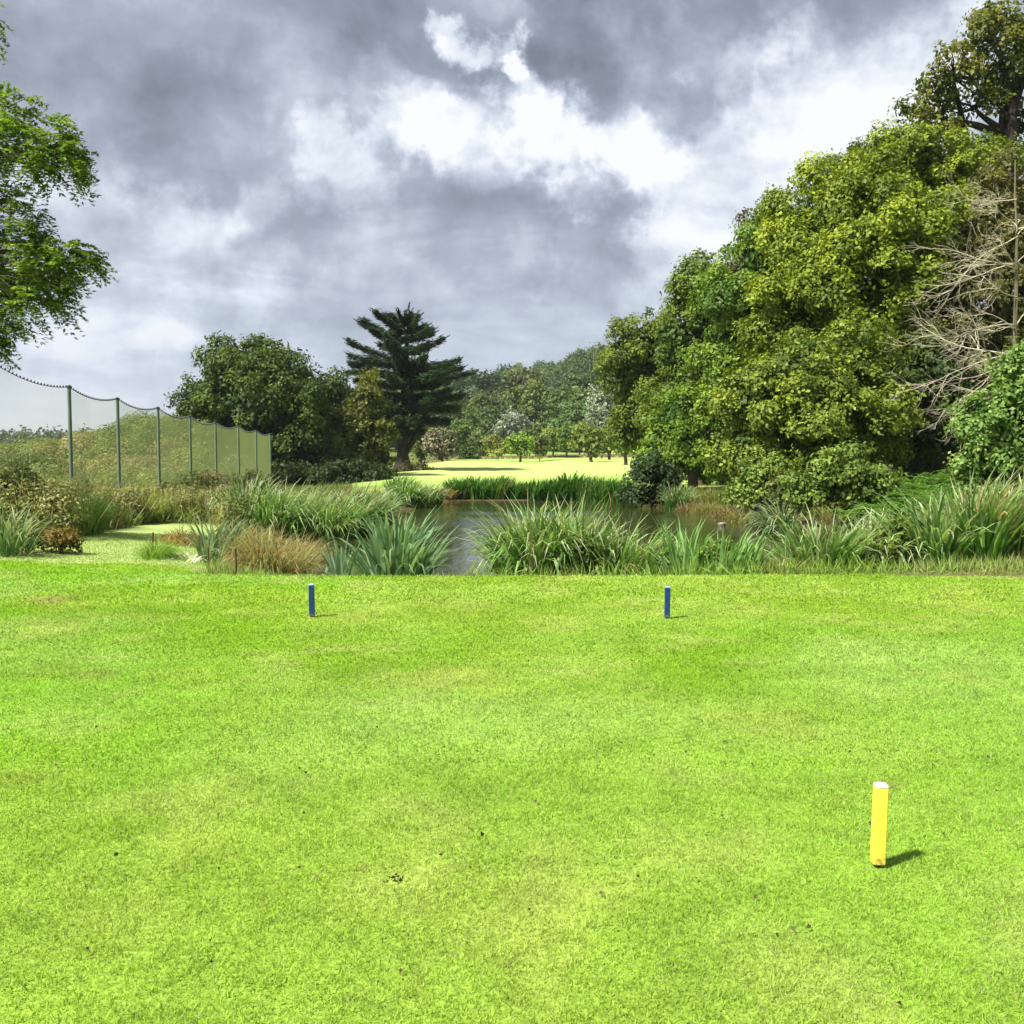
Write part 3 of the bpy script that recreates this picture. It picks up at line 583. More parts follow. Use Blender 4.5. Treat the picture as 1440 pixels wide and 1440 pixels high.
small_tree('round_tree', 'bright green tree left of the tall silvery poplar', 808, 560, 640, 30, 240, ((.05, .10, .02), (.12, .19, .04)), HG, seed=59, cover=.0, leaf=.5, puff=1.3)
mb = MB(); rng = np.random.default_rng(66)       # band of dry rough at the back of the fairway
n = 9000; x = rng.uniform(-14, 22, n); y = 168 + rng.uniform(-4, 10, n) + x * .2; z = height(x, y)
cards(mb, np.stack([x, y, z + .1], 1), norm(rdir(rng, n) + [0, -1, .3]), np.tile([0, 0, 1.], (n, 1)), .55, .3, np.array([.34, .27, .15]) * rng.uniform(.6, 1.2, (n, 1)))
tag(mb.obj('dry_grass', M_GRASS), 'band of dry straw-coloured rough grass behind the small fairway trees', 'grass', kind='stuff')

# ---- wooded hill ---------------------------------------------------------------------------
def hill_wood():
    kinds = [('dull mid green', ((.035, .075, .012), (.085, .145, .024))), ('darker bluish green', ((.018, .048, .014), (.045, .088, .025))),
             ('yellowish green', ((.05, .085, .012), (.125, .17, .025))), ('brownish olive', ((.04, .052, .015), (.085, .095, .025)))]
    protos = []
    for v in range(8):
        rng = np.random.default_rng(900 + v); bl = [((0, 0, 7.0), np.array([5.2, 5.2, 5.0]))]
        for k in range(5): a = k * 1.26 + rng.uniform(0, .6); bl.append((np.array([math.cos(a) * 3.6, math.sin(a) * 3.6, 6 + rng.uniform(-1.5, 3.0)]), np.array([3.4, 3.4, 3.0])))
        bl = [(np.array(c, float), r) for c, r in bl]; mb = MB(); crown(mb, rng, bl, puff_r=1.7, leaf=.55, dens=.8, cols=kinds[v % 4][1], squash=.8); cm = mb.mesh('crown', M_FAR)
        tb = MB(); tube(tb, [(0, 0, -1.5), (.1, 0, 3), (0, .1, 7)], [.5, .4, .25], (.07, .055, .04), 6); tm = tb.mesh('trunk', M_BARK); protos.append((cm, tm))
    rng = np.random.default_rng(123); pts = []
    for row, Y in enumerate(np.linspace(262, 548, 15)):
        xs = np.arange(-.16 * Y, .125 * Y, 11.5 + row * .25)
        for x in xs:
            if len(pts) < 290: pts.append((x + rng.uniform(-2.5, 2.5), Y + rng.uniform(-6, 6)))
    for k, (x, y) in enumerate(pts):
        v = rng.choice(8, p=[.16, .15, .13, .06, .16, .15, .13, .06]); s = rng.uniform(.95, 1.6); z = hz(x, y)
        e = empty('hill_tree', (x, y, z)); e.scale = (s, s, s * rng.uniform(.85, 1.15)); e.rotation_euler = (0, 0, rng.uniform(0, 6.28))
        up_ = ['at the foot of', 'low on', 'halfway up', 'high on', 'on the skyline of'][min(4, int((y - 256) / 59))]; u = x / y * 1440 + 720
        ac = 'behind the cypress' if u < 640 else 'just right of the cypress' if u < 690 else 'left of its middle' if u < 740 else 'near its middle' if u < 790 else 'right of its middle' if u < 845 else 'beside the wood edge'
        tag(e, kinds[v % 4][0] + ' tree ' + up_ + ' the wooded hill ' + ac, 'tree', 'trees of the wood covering the distant hill')
        for nm, me in zip(('crown', 'trunk'), protos[v]): o = bpy.data.objects.new(nm, me); o.parent = e; COL.objects.link(o)
hill_wood()
mb = MB(); rng = np.random.default_rng(4); far_bl = [(at(px, 626 + rng.uniform(-2, 2), 330), np.array([9, 6, 2.8])) for px in range(-220, 250, 22)]
crown(mb, rng, far_bl, puff_r=2.2, leaf=1.0, cols=((.03, .05, .03), (.05, .075, .04))); tag(mb.obj('far_hedge', M_FAR), 'thin bluish line of distant trees on the horizon left of the mound', 'trees', kind='stuff')

# ---- netting fence ----------------------------------------------------------------------------
def netting():
    Ys = [30, 36, 41, 46, 51, 56, 61, 66, 70]; pxs = [-22, 97, 165, 222, 267, 303, 335, 360, 380]; tops = [500, 543, 560, 573, 585, 594, 599, 605, 610]
    T = [at(a, b, c) for a, b, c in zip(pxs, tops, Ys)]; e = empty('netting_fence', (T[0][0], T[0][1], hz(T[0][0], T[0][1])))
    tag(e, 'tall green ball-stop netting fence on slim posts in front of the overgrown mound', 'fence')
    for t in T:
        mb = MB(); zb = hz(t[0], t[1]) - .3; col = (.105, .15, .125); tube(mb, [(t[0], t[1], zb), (t[0], t[1], t[2] - .03)], [.065, .065], col, 10)
        po = mb.obj('post', M_METAL, e); mb = MB(); tube(mb, [(t[0], t[1], t[2] - .06), (t[0], t[1], t[2] + .02)], [.085, .085], (.05, .07, .08), 10); cp = mb.obj('post_cap', M_METAL); cp.parent = po
    cb = MB()
    for i in range(len(T) - 1):
        a, b = T[i], T[i + 1]; n = 25; t = np.linspace(0, 1, n); L_ = np.linalg.norm(b - a); topl = a + (b - a) * t[:, None]; topl[:, 2] -= .045 * L_ * 4 * t * (1 - t) + .03
        tube(cb, topl, np.full(n, .012), (.06, .07, .08), 4)
        for q in topl[::1]: box(cb, q + [0, 0, .03], (.045, .045, .07), (.07, .08, .10))
        bot = topl.copy(); bot[:, 2] = height(bot[:, 0], bot[:, 1]) - .1
        V = np.concatenate([topl, bot]); F = [(k, k + 1, n + k + 1, n + k) for k in range(n - 1)]; mb = MB(); al = np.interp(i, [0, 2, 4, 7], [.20, .42, .62, .80]); mb.add(V, F, (al, al, al)); mb.obj('net_panel', M_NET, e)
    cb.obj('top_cable', M_METAL, e)
netting()

# ---- scrub on the bank and rough grass ----------------------------------------------------------
def area_tufts(name, label, cat, n, xr, yr, fn, cols, Ln, W, seed, mat=M_GRASS, updir=1.0, kind='stuff', lean=.45):
    rng = np.random.default_rng(seed); x = rng.uniform(*xr, n); y = rng.uniform(*yr, n); m = fn(x, y) > rng.random(n); x, y = x[m], y[m]; n = len(x); z = height(x, y)
    hgt = Ln * rng.uniform(.5, 1.25, n) * (.6 + .8 * vnoise(x, y, 2.2, seed)); T = norm(np.array([0, 0, 1.]) + rng.normal(0, lean, (n, 3))); cn = vnoise(x, y, 2.5, seed + 3)
    c = np.array(cols[0]) * (1 - cn[:, None]) + np.array(cols[1]) * cn[:, None]
    if len(cols) > 2: k = rng.random(n) < .5 * sst(vnoise(x, y, 3, seed + 9), .45, .65); c[k] = np.array(cols[2])
    c = c * rng.uniform(.7, 1.3, (n, 1)); mb = MB(); P = np.stack([x, y, z], 1) + T * hgt[:, None] * .45; Nn = norm(np.stack([rng.normal(0, 1, n), rng.normal(-.6, 1, n), rng.normal(.3, .4, n)], 1))
    cards(mb, P, Nn, T, hgt, W, c, fold=0); return tag(mb.obj(name, mat), label, cat, kind=kind)

def scrub():
    rng = np.random.default_rng(71); mb = MB(); n = 1500; x = rng.uniform(-60, -12, n); y = rng.uniform(46, 92, n); ok = (x < -14 - (y - 46) * .12) & (x > -.62 * y - 6); x, y = x[ok], y[ok]; z = height(x, y)
    pal = [((.09, .13, .03), (.18, .22, .05)), ((.17, .17, .06), (.27, .25, .10)), ((.045, .085, .018), (.10, .16, .03)), ((.11, .15, .03), (.22, .26, .06))]
    for i in range(len(x)):
        k = int(np.clip(vnoise(x[i:i + 1], y[i:i + 1], 7, 72)[0] * 6 - 1 + rng.normal(0, .6), 0, 3)); r = rng.choice([.35, .5, .7, 1.0, 1.5]) * rng.uniform(.8, 1.2)
        crown_pt(mb, rng, np.array([x[i], y[i], z[i] + .25 * r]), r, .20, pal[k])
    tag(mb.obj('scrub', M_LEAF), 'tangled olive and tan scrub covering the mound behind the netting', 'scrub', kind='stuff')
def crown_pt(mb, rng, q, r, leaf, cols, k=.9, sq=.8):
    n = int(k * 2.2 * PI * r * r / (leaf * leaf * .5)); v = rdir(rng, n); v[:, 2] = abs(v[:, 2]) * 1.1 - .1; P = q + v * (r * rng.uniform(.6, 1.1, n))[:, None] * np.array([1, 1, sq]); t = rng.random((n, 1))
    cards(mb, P, norm(v + np.array([0, 0, .4]) + rdir(rng, n) * .7), rdir(rng, n) + [0, 0, .5], leaf * rng.uniform(.8, 1.6, n), leaf * .6, (np.array(cols[0]) * (1 - t) + np.array(cols[1]) * t) * rng.uniform(.7, 1.3, (n, 1)))
scrub()
rough_ok = lambda x, y: (1 - np.clip(path_mask(x, y) * 1.5, 0, 1)) * (y > tee_edge(x) + .1) * (pond_sd(x, y) > .5)
area_tufts('rough_grass', 'long tangled rough grass and weeds on the left between the path and the netting', 'grass', 90000, (-30, -3.5), (15, 52), lambda x, y: rough_ok(x, y) * ((x < -6.2 - (y - 20) * .05) | (y < 22)) * (x > -.62 * y - 3) * (y > 17 + (x > -9) * (x < -4.5) * 1.5) * np.interp(x, [-8.2, -7.8], [1, .35]), ((.10, .14, .03), (.17, .21, .04), (.21, .17, .08)), .62, .05, 81)
area_tufts('low_grass', 'short bright grass fringe between the lawn and the pond plants', 'grass', 70000, (-14, 14), (12.7, 17.5), lambda x, y: ((y > tee_edge(x) - .06) & (pond_sd(x, y) > -.1)).astype(float) * (1 - path_mask(x, y)) * (1 - (x < -5) * (y < 15.5)), ((.12, .21, .03), (.21, .31, .05), (.24, .27, .10)), .25, .013, 82)
area_tufts('bank_grass', 'green and straw grass covering the banks round the pond', 'grass', 90000, (-12, 14), (20, 49), lambda x, y: ((pond_sd(x, y) > .05) & (pond_sd(x, y) < 4.2)) * rough_ok(x, y) * (1 - .85 * (np.exp(-((x - 9.3) / 1.6) ** 2 - ((y - 45) / 8) ** 2) > .4)) * np.where(x > 5, 1.2, .5), ((.10, .12, .03), (.18, .19, .045), (.20, .13, .06)), .42, .045, 83)

def weeds():
    rng = np.random.default_rng(87); mb = MB(); pal = [((.12, .16, .035), (.22, .26, .06)), ((.16, .18, .05), (.27, .27, .10)), ((.07, .12, .025), (.14, .20, .04)), ((.20, .20, .06), (.30, .29, .10)), ((.11, .12, .04), (.22, .21, .08))]
    for k in range(420):
        px = rng.uniform(-60, 330); Y = rng.uniform(19, 46); x = PX(px, Y)
        if rough_ok(np.array([x]), np.array([Y]))[0] < .6 or (Y < 24 and px > 150): continue
        r = rng.uniform(.18, .5) * (1.3 if px < 110 else 1); z = hz(x, Y); kk = int(np.clip(vnoise(np.array([x]), np.array([Y]), 4, 88)[0] * 8 - 2 + rng.normal(0, .8), 0, 4))
        crown_pt(mb, rng, np.array([x, Y, z + r * .7]), r, .055 + Y * .0012, pal[kk], .55, 1.25)
        m = 14; c = np.array([x, Y, z]) + rng.normal(0, r * .5, (m, 3)) * [1, 1, 0]; hh = r * rng.uniform(1.6, 2.8, m); cards(mb, c + np.array([0, 0, 1.]) * hh[:, None] * .5, norm(rdir(rng, m) + [0, -1, 0]), norm(rng.normal(0, .15, (m, 3)) + [0, 0, 1]), hh, .02, np.array([.24, .2, .1]) * rng.uniform(.6, 1.3, (m, 1)))
    tag(mb.obj('weeds', M_LEAF), 'tall seeding weeds in olive and tan along the foot of the netting fence', 'weeds', kind='stuff')
weeds()
area_tufts('mound_grass', 'long pale grass between the scrub bushes on the mound behind the netting', 'grass', 70000, (-60, -12), (48, 90), lambda x, y: ((x < -13.5 - (y - 46) * .12) & (x > -.62 * y - 6)).astype(float) * sst(vnoise(x, y, 5, 99), .35, .6), ((.13, .18, .04), (.24, .25, .08), (.28, .22, .12)), 1.0, .10, 98)
# right slope undergrowth and ferns
def undergrowth():
    rng = np.random.default_rng(91); mb = MB(); n = 700; x = rng.uniform(9.5, 38, n); y = rng.uniform(23, 62, n); ok = (x > 10.5 + (y > 35) * 1.4) & (x < .75 * y + 4) & (pond_sd(x, y) > 1.5); x, y = x[ok], y[ok]; z = height(x, y)
    for i in range(len(x)): crown_pt(mb, rng, np.array([x[i], y[i], z[i] + .1]), rng.uniform(.5, 1.0), .16, ((.03, .055, .014), (.065, .11, .025)), .8)
    tag(mb.obj('undergrowth', M_LEAF), 'dark green undergrowth covering the slope beneath the right-hand wood', 'undergrowth', kind='stuff')
undergrowth()
def ferns():
    rng = np.random.default_rng(92); mb = MB()
    for k in range(190):
        px = rng.uniform(1205, 1370); Y = rng.uniform(23, 31); x = PX(px, Y); b = np.array([x, Y, hz(x, Y) + .15 + sst(np.array([Y]), 23, 31)[0] * .3])
        for j in range(8):
            a = rng.uniform(0, 6.28); d = np.array([math.cos(a), math.sin(a), 0]); Ln = rng.uniform(.5, .9); m = 13; t = np.linspace(.12, 1, m); c = b + d * (t * Ln)[:, None]; c[:, 2] += np.sin(t * 2.2) * Ln * .55; S = np.array([-d[1], d[0], 0])
            col = np.array([.07, .15, .022]) * rng.uniform(.7, 1.7)
            for sg in (-1, 1): cards(mb, c + S * sg * (.10 * (1.1 - t))[:, None], np.tile([0, 0, 1.], (m, 1)) + rng.normal(0, .2, (m, 3)), np.tile(S * sg + d * .35, (m, 1)), .24 * (1.15 - t), .05, col)
    tag(mb.obj('ferns', M_LEAF), 'bright green bracken spreading over the slope beneath the bare branches', 'ferns', kind='stuff')
ferns()

# ---- shrubs round the pond -------------------------------------------------------------------------
SH = 'shrubs round the pond'
def shrub(name, label, Y, px, cols, bl, seed, leaf=.09, puff=.3, cat='shrub', **kw): return tree(name, label, cat, PB(Y, *bl), GB(px, Y), None, .05, (.10, .08, .05), seed, puff_r=puff, leaf=leaf, cols=cols, twigs=4, **kw)
shrub('willow_shrub', 'large pale grey-green willow shrub at the right edge above the reeds', 20.5, 1410, ((.07, .15, .025), (.24, .36, .085)), [(1400, 590, 50, 45), (1440, 560, 45, 50), (1385, 650, 45, 45), (1430, 640, 60, 55), (1480, 600, 60, 70), (1410, 690, 60, 30)], 101, .075, .30)
shrub('bushy_shrub', 'broad olive shrub with upright twigs behind the right reeds', 25, 1180, ((.065, .12, .02), (.19, .28, .045)), [(1155, 685, 40, 24), (1190, 670, 45, 30), (1225, 690, 30, 25), (1130, 695, 25, 18)], 102, .085, .26, loose=.3)
shrub('bushy_shrub', 'pale yellow-green rounded shrub on the bank right of the brown grasses', 29, 1068, ((.08, .15, .025), (.24, .33, .06)), [(1055, 672, 24, 22), (1085, 680, 26, 22), (1065, 695, 30, 20), (1040, 690, 15, 15)], 103, .09, .26, loose=.3)
shrub('blackthorn_bush', 'dark bush overhanging the water at the far right of the pond', 38.5, 918, ((.022, .05, .014), (.06, .10, .026)), [(905, 668, 22, 18), (932, 678, 24, 20), (915, 694, 34, 14), (893, 694, 20, 13), (922, 654, 12, 12), (945, 698, 18, 12)], 104, .10, .34, cat='bush', loose=.5, dens=.8)
shrub('bushy_shrub', 'brownish green shrub between the pale shrub and the olive shrub on the right bank', 27.5, 1110, ((.06, .09, .02), (.15, .18, .045)), [(1105, 690, 20, 18), (1118, 700, 22, 16)], 105, .09, .26)
shrub('bushy_shrub', 'small green shrub among tall weeds at the left edge below the netting', 21, 20, ((.06, .10, .02), (.15, .19, .04)), [(10, 690, 30, 20), (45, 705, 32, 22), (-20, 710, 35, 30), (70, 725, 25, 18)], 106, .07, .22)
shrub('bushy_shrub', 'rust and yellow tinged low shrub where the path meets the left weeds', 17.3, 85, ((.11, .08, .025), (.24, .17, .04)), [(80, 757, 20, 12), (55, 760, 16, 10), (98, 763, 11, 8)], 107, .05, .16)
shrub('bramble_bush', 'leafy green bramble at the lawn edge among the tallest central reeds', 13.75, 800, ((.05, .10, .018), (.12, .20, .035)), [(800, 790, 22, 20), (820, 775, 14, 18), (780, 800, 16, 14), (865, 805, 14, 12)], 108, .05, .11)
shrub('bramble_bush', 'bright fine-leaved weed mound between the central and right reeds', 13.9, 1030, ((.09, .16, .02), (.20, .29, .05)), [(1025, 785, 22, 18), (1055, 795, 20, 16), (1000, 775, 14, 12)], 109, .035, .10)
shrub('bramble_bush', 'dense leafy bramble inside the right reeds', 14.0, 1245, ((.05, .10, .018), (.14, .21, .035)), [(1235, 775, 25, 22), (1260, 750, 18, 18), (1215, 795, 20, 14), (1250, 798, 20, 12)], 110, .05, .12)

# ---- reeds, irises, tussocks -----------------------------------------------------------------------------
def blades(mb, rng, n, cx, cy, rx, ry, Hh, W, cols, spread=.35, bend=.9, nseg=6, wind=(0.25, 0), gz=None, tipc=None, hv=.3, dead=.025):
    spread *= .78 if Hh > .7 else 1
    a = rng.uniform(0, 6.28, n); rr = np.sqrt(rng.random(n)); ox, oy = np.cos(a) * rr, np.sin(a) * rr; x = cx + ox * rx; y = cy + oy * ry
    z = height(x, y) if gz is None else np.full(n, gz); z = np.maximum(z, WATER - .15) - .03
    out = np.stack([ox * spread + rng.normal(0, spread * .55, n) + wind[0] * .3, oy * spread + rng.normal(0, spread * .55, n) + wind[1] * .3], 1); om = np.linalg.norm(out, axis=1); od = out / om[:, None]
    L_ = Hh * 1.16 * rng.uniform(1 - hv, 1 + hv * .55, n) * (1.0 - .25 * rr); th0 = om * .85; bd = rng.gamma(2., bend * .35, n) + .08
    t = np.linspace(0, 1, nseg + 1); pos = np.zeros((n, nseg + 1, 3)); pos[:, 0] = np.stack([x, y, z], 1); dl = L_ / nseg
    for k in range(1, nseg + 1):
        th = np.minimum(th0 + bd * (t[k] ** 3) * 2.0, 2.6); h = np.sin(th) * dl; wv = np.array([wind[0], wind[1]]) * (t[k] ** 2)
        step = np.stack([od[:, 0] * h + wv[0] * dl * .5, od[:, 1] * h + wv[1] * dl * .5, np.cos(th) * dl], 1); pos[:, k] = pos[:, k - 1] + step
    tw = rng.normal(0, .8, n); sx = -od[:, 1] * np.cos(tw) + od[:, 0] * np.sin(tw); sy = od[:, 0] * np.cos(tw) + od[:, 1] * np.sin(tw); S = np.stack([sx, sy, np.zeros(n)], 1)
    S[:, 0] += .35 * np.sign(S[:, 0]); S = norm(S)
    w = W * 1.25 * rng.uniform(.6, 1.3, n)[:, None] * (np.clip(.55 + t * 1.6, 0, 1) * (1 - t ** 3) + .03)[None]
    V = np.stack([pos - S[:, None] * w[..., None] * .5, pos + S[:, None] * w[..., None] * .5], 2).reshape(-1, 3)
    b = (np.arange(n) * (nseg + 1) * 2)[:, None] + (np.arange(nseg) * 2)[None]; F = np.stack([b, b + 1, b + 3, b + 2], -1).reshape(-1, 4)
    u = rng.random(n)[:, None]; c = (np.array(cols[0]) * (1 - u) + np.array(cols[1]) * u) * rng.uniform(.75, 1.25, (n, 1)); k = rng.random(n) < dead; c[k] = np.array([.33, .25, .12]) * rng.uniform(.6, 1.2, (k.sum(), 1))
    C = np.repeat(c[:, None], nseg + 1, 1)
    if tipc is not None: f = (t ** 3.2)[None, :, None] * (rng.random((n, 1, 1)) ** 1.1); C = C * (1 - f) + np.array(tipc) * f
    mb.add(V, F, np.repeat(C, 2, 1).reshape(-1, 3))

REEDG = ((.038, .12, .018), (.150, .34, .045)); IRIS = ((.12, .26, .07), (.25, .42, .15)); REEDD = ((.022, .085, .014), (.080, .21, .028)); STRAW = ((.20, .17, .08), (.32, .27, .13)); TIP = (.62, .62, .42)
def clump(name, label, px, Y, wpx, Hh, n, cols, W=.022, cat='reeds', group=None, ry=.5, seed=0, **kw):
    rng = np.random.default_rng(seed + 300); x = PX(px, Y); mb = MB(); blades(mb, rng, n, x, Y, wpx * Y / 1440., ry, Hh, W, cols, **kw); o = mb.obj(name, M_REED); g = hz(x, Y)
    # origin at the foot of the plant
    me = o.data; co = np.empty(len(me.vertices) * 3, np.float32); me.vertices.foreach_get('co', co); co = co.reshape(-1, 3) - np.array([x, Y, g], np.float32); me.vertices.foreach_set('co', co.ravel()); me.update(); o.location = (x, Y, g)
    return tag(o, label, cat, group)
# near edge, in front of the water
clump('reed_clump', 'tall arching reed clump with pale windblown tips, left half of the big central bed', 748, 14.2, 30, 1.42, 560, REEDG, .032, seed=1, tipc=TIP, bend=1.0, spread=.34, wind=(-.12, 0))
clump('reed_clump', 'tall dense reed clump with pale tips in the middle of the central bed', 800, 14.3, 40, 1.40, 700, REEDG, .032, seed=2, tipc=TIP, bend=.8, spread=.25, wind=(-.1, 0))
clump('reed_clump', 'lower bending reed clump at the right end of the central bed', 874, 14.3, 42, 1.12, 620, REEDG, .030, seed=3, tipc=TIP, bend=.9, spread=.35, wind=(.2, 0))
clump('iris_clump', 'loose upright iris blades right of the central reed bed with one tall pale leaf', 958, 14.1, 26, 1.08, 120, IRIS, .036, 'iris', seed=4, bend=.35, spread=.3, wind=(-.1, 0))
clump('iris_clump', 'stiff pale iris clump right behind the right blue tee marker', 1020, 13.9, 22, .88, 110, IRIS, .036, 'iris', seed=5, bend=.28, spread=.22)
clump('iris_clump', 'small stiff iris tuft just left of the brown sedge at the right', 1048, 13.8, 12, .80, 46, IRIS, .036, 'iris', seed=6, bend=.25, spread=.2)
clump('iris_clump', 'big fanning blue-green iris clump at the lawn edge right of the left blue marker', 556, 13.9, 26, 1.28, 190, ((.10, .20, .085), (.20, .32, .17)), .045, 'iris', seed=7, bend=.45, spread=.55, hv=.25, wind=(.15, 0), ry=.3)
clump('iris_clump', 'small pale iris fan left of the big blue-green clump', 478, 14.0, 10, .85, 46, ((.13, .22, .12), (.24, .34, .22)), .04, 'iris', seed=8, bend=.3, spread=.35, ry=.15, wind=(-.1, 0))
clump('iris_clump', 'few low splayed iris blades nearest the brown tussock on the left', 448, 13.9, 12, .55, 26, ((.12, .20, .10), (.22, .32, .18)), .035, 'iris', seed=9, bend=.6, spread=.7, ry=.2)
clump('sedge_tussock', 'straw and green sedge tussock spilling over at the lawn edge, right of centre', 1100, 14.0, 34, .75, 700, ((.15, .18, .06), (.28, .27, .12)), .010, 'sedge', seed=10, bend=1.5, spread=.7, dead=.3)
clump('reed_clump', 'green reed clump at the left end of the right-hand bed', 1155, 14.3, 36, 1.18, 460, REEDG, .03, seed=11, tipc=TIP, bend=.7, spread=.4, wind=(.05, 0))
clump('reed_clump', 'reed clump with bleached bent tips second from the left in the right-hand bed', 1232, 14.5, 34, 1.22, 520, REEDG, .03, seed=12, tipc=(.75, .73, .55), bend=.9, spread=.4, wind=(.2, 0))
clump('reed_clump', 'broad-bladed reeds leaning left in the middle of the right-hand bed', 1305, 14.3, 36, 1.26, 460, ((.045, .14, .025), (.16, .33, .06)), .040, seed=13, tipc=TIP, bend=.6, spread=.45, wind=(-.35, 0))
clump('reed_clump', 'tall upright reeds with yellowing bases near the right edge', 1372, 14.2, 34, 1.28, 440, ((.05, .14, .02), (.18, .35, .05)), .036, seed=14, tipc=TIP, bend=.4, spread=.3, dead=.12)
clump('reed_clump', 'tall upright reeds cut by the right edge of the picture', 1440, 14.2, 40, 1.30, 420, ((.05, .14, .02), (.17, .34, .05)), .036, seed=15, tipc=TIP, bend=.4, spread=.3, dead=.1)
# left bed
LB = 'reeds of the bed at the left of the pond'
for i, (px, Y, w, h, cols, lb) in enumerate([(350, 25.5, 26, 1.45, REEDD, 'dark reed clump at the left end of the bed left of the pond'), (388, 25, 26, 1.35, REEDG, 'pale-tipped reed clump second from the left in the bed left of the pond'), (430, 25.5, 28, 1.35, REEDG, 'drooping pale-tipped reed clump in the middle of the bed left of the pond'),
                                        (468, 25.5, 26, 1.42, REEDG, 'reed clump third from the right in the bed left of the pond'), (500, 26.5, 24, 1.55, REEDD, 'darkest tall reed clump at the water end of the bed left of the pond'), (522, 27.5, 16, 1.35, REEDD, 'short arching reed clump leaning over the water at the bed left of the pond')]):
    clump('reed_clump', lb, px, Y, w, h, 420, cols, .032, seed=20 + i, tipc=TIP, bend=1.0, spread=.4, group=LB, wind=(.25, 0), ry=.8)
clump('reed_clump', 'pale arching reed clump beyond the sandy bank left of the far shore', 572, 38, 20, 1.15, 380, REEDG, .045, seed=27, tipc=TIP, bend=1.1, spread=.4, wind=(.2, 0))
clump('reed_clump', 'dark reed clump at the left corner of the far shore', 603, 40, 15, 1.05, 300, REEDD, .04, seed=28, tipc=TIP, bend=.7, spread=.3)
clump('reed_clump', 'green upright reed clump behind the sandy bank left of the pond', 560, 42, 14, 1.15, 260, REEDD, .04, seed=29, bend=.5, spread=.3)
clump('iris_clump', 'grey-green leaning iris blades beside the left tussock', 300, 18.2, 18, .95, 80, ((.10, .17, .08), (.18, .26, .14)), .035, 'iris', seed=30, bend=.5, spread=.5)
clump('sedge_tussock', 'large brown drooping tussock beside the rusty stake', 385, 17.2, 36, 1.0, 1500, ((.17, .21, .06), (.33, .33, .14)), .012, 'sedge', seed=31, bend=1.2, spread=.75, wind=(.2, 0), dead=.3)
clump('sedge_tussock', 'brown seeded tussock at the waterside right of the rusty stake', 420, 18.6, 22, .9, 900, ((.19, .18, .07), (.32, .28, .13)), .012, 'sedge', seed=32, bend=1.2, spread=.7, dead=.4)
clump('sedge_tussock', 'olive grass tussock behind the rusty stake', 340, 18.6, 24, .85, 900, ((.17, .20, .06), (.30, .30, .12)), .012, 'sedge', seed=33, bend=1., spread=.6, dead=.3)
clump('dead_leaf_clump', 'flopped bleached white iris leaves left of the rusty stake', 262, 17.6, 9, .32, 22, ((.42, .44, .36), (.62, .64, .54)), .035, 'iris', seed=34, bend=1.3, spread=.9)
clump('sedge_tussock', 'orange-brown low tussock where the path narrows', 252, 20, 18, .45, 420, ((.26, .19, .07), (.36, .26, .10)), .012, 'sedge', seed=35, bend=1.2, spread=.8)
clump('grass_tuft', 'bright lime grass tuft in front of the rusty stake', 345, 15.6, 22, .34, 600, ((.14, .24, .03), (.24, .34, .06)), .008, 'grass', seed=36, bend=1.0, spread=.8, dead=.03)
clump('grass_tuft', 'lime green clump of grass at the right side of the path', 218, 17.5, 12, .42, 500, ((.12, .24, .03), (.2, .33, .05)), .009, 'grass', seed=37, bend=1.0, spread=.8, dead=.03)
clump('grass_tuft', 'tall fresh green grass tuft beyond the left weeds', 122, 21, 14, .95, 420, ((.12, .24, .05), (.2, .32, .08)), .014, 'grass', seed=38, bend=.5, spread=.35)
clump('iris_clump', 'green iris clump at the left edge of the picture by the weeds', 12, 16.6, 18, .85, 120, ((.06, .14, .04), (.15, .24, .09)), .03, 'iris', seed=39, bend=.8, spread=.45, tipc=TIP)
clump('dead_leaf_clump', 'withered pale leaves lying beside the iris at the left edge', 38, 16.9, 8, .35, 20, ((.40, .38, .28), (.6, .56, .42)), .03, 'iris', seed=40, bend=1.4, spread=1.0)
clump('grass_tuft', 'yellow-green tall grass tuft in the rough beyond the narrow path', 205, 26, 20, .9, 500, ((.16, .22, .05), (.26, .30, .08)), .016, 'grass', seed=41, bend=.7, spread=.5)
# far shore
names = ['first', 'second', 'third', 'fourth', 'fifth', 'sixth', 'seventh', 'eighth', 'ninth', 'tenth']
for i, px in enumerate([644, 672, 700, 727, 752, 778, 803, 828, 852, 875]):
    rng = np.random.default_rng(i + 60); tall = rng.uniform(.82, 1.08) * (.72 if i in (3, 4) else 1)
    clump('reed_clump', names[i] + ' reed clump from the left in the row along the far shore', px, 44 - (i > 6) * .5 * (i - 6), 17, tall * 1.1, 420, REEDD if i not in (2, 7) else ((.06, .14, .03), (.12, .22, .05)), .045, seed=60 + i, bend=.45, spread=.25, ry=.6, group='reeds in the row along the far shore')
clump('sedge_tussock', 'short brown sedge between the first far shore reeds and the left corner', 630, 43.6, 10, .65, 260, ((.20, .16, .06), (.30, .22, .09)), .04, 'sedge', seed=72, bend=.6, spread=.4)
clump('reed_clump', 'green reed clump right of the dark overhanging bush', 952, 37, 12, 1.15, 260, REEDD, .035, seed=73, tipc=TIP, bend=.7, spread=.35)
clump('reed_clump', 'drooping pale-edged reed clump on the right shore by the brown shrub', 1098, 26.5, 14, 1.15, 220, REEDD, .035, seed=74, tipc=(.7, .7, .55), bend=1.3, spread=.45, wind=(-.3, 0))
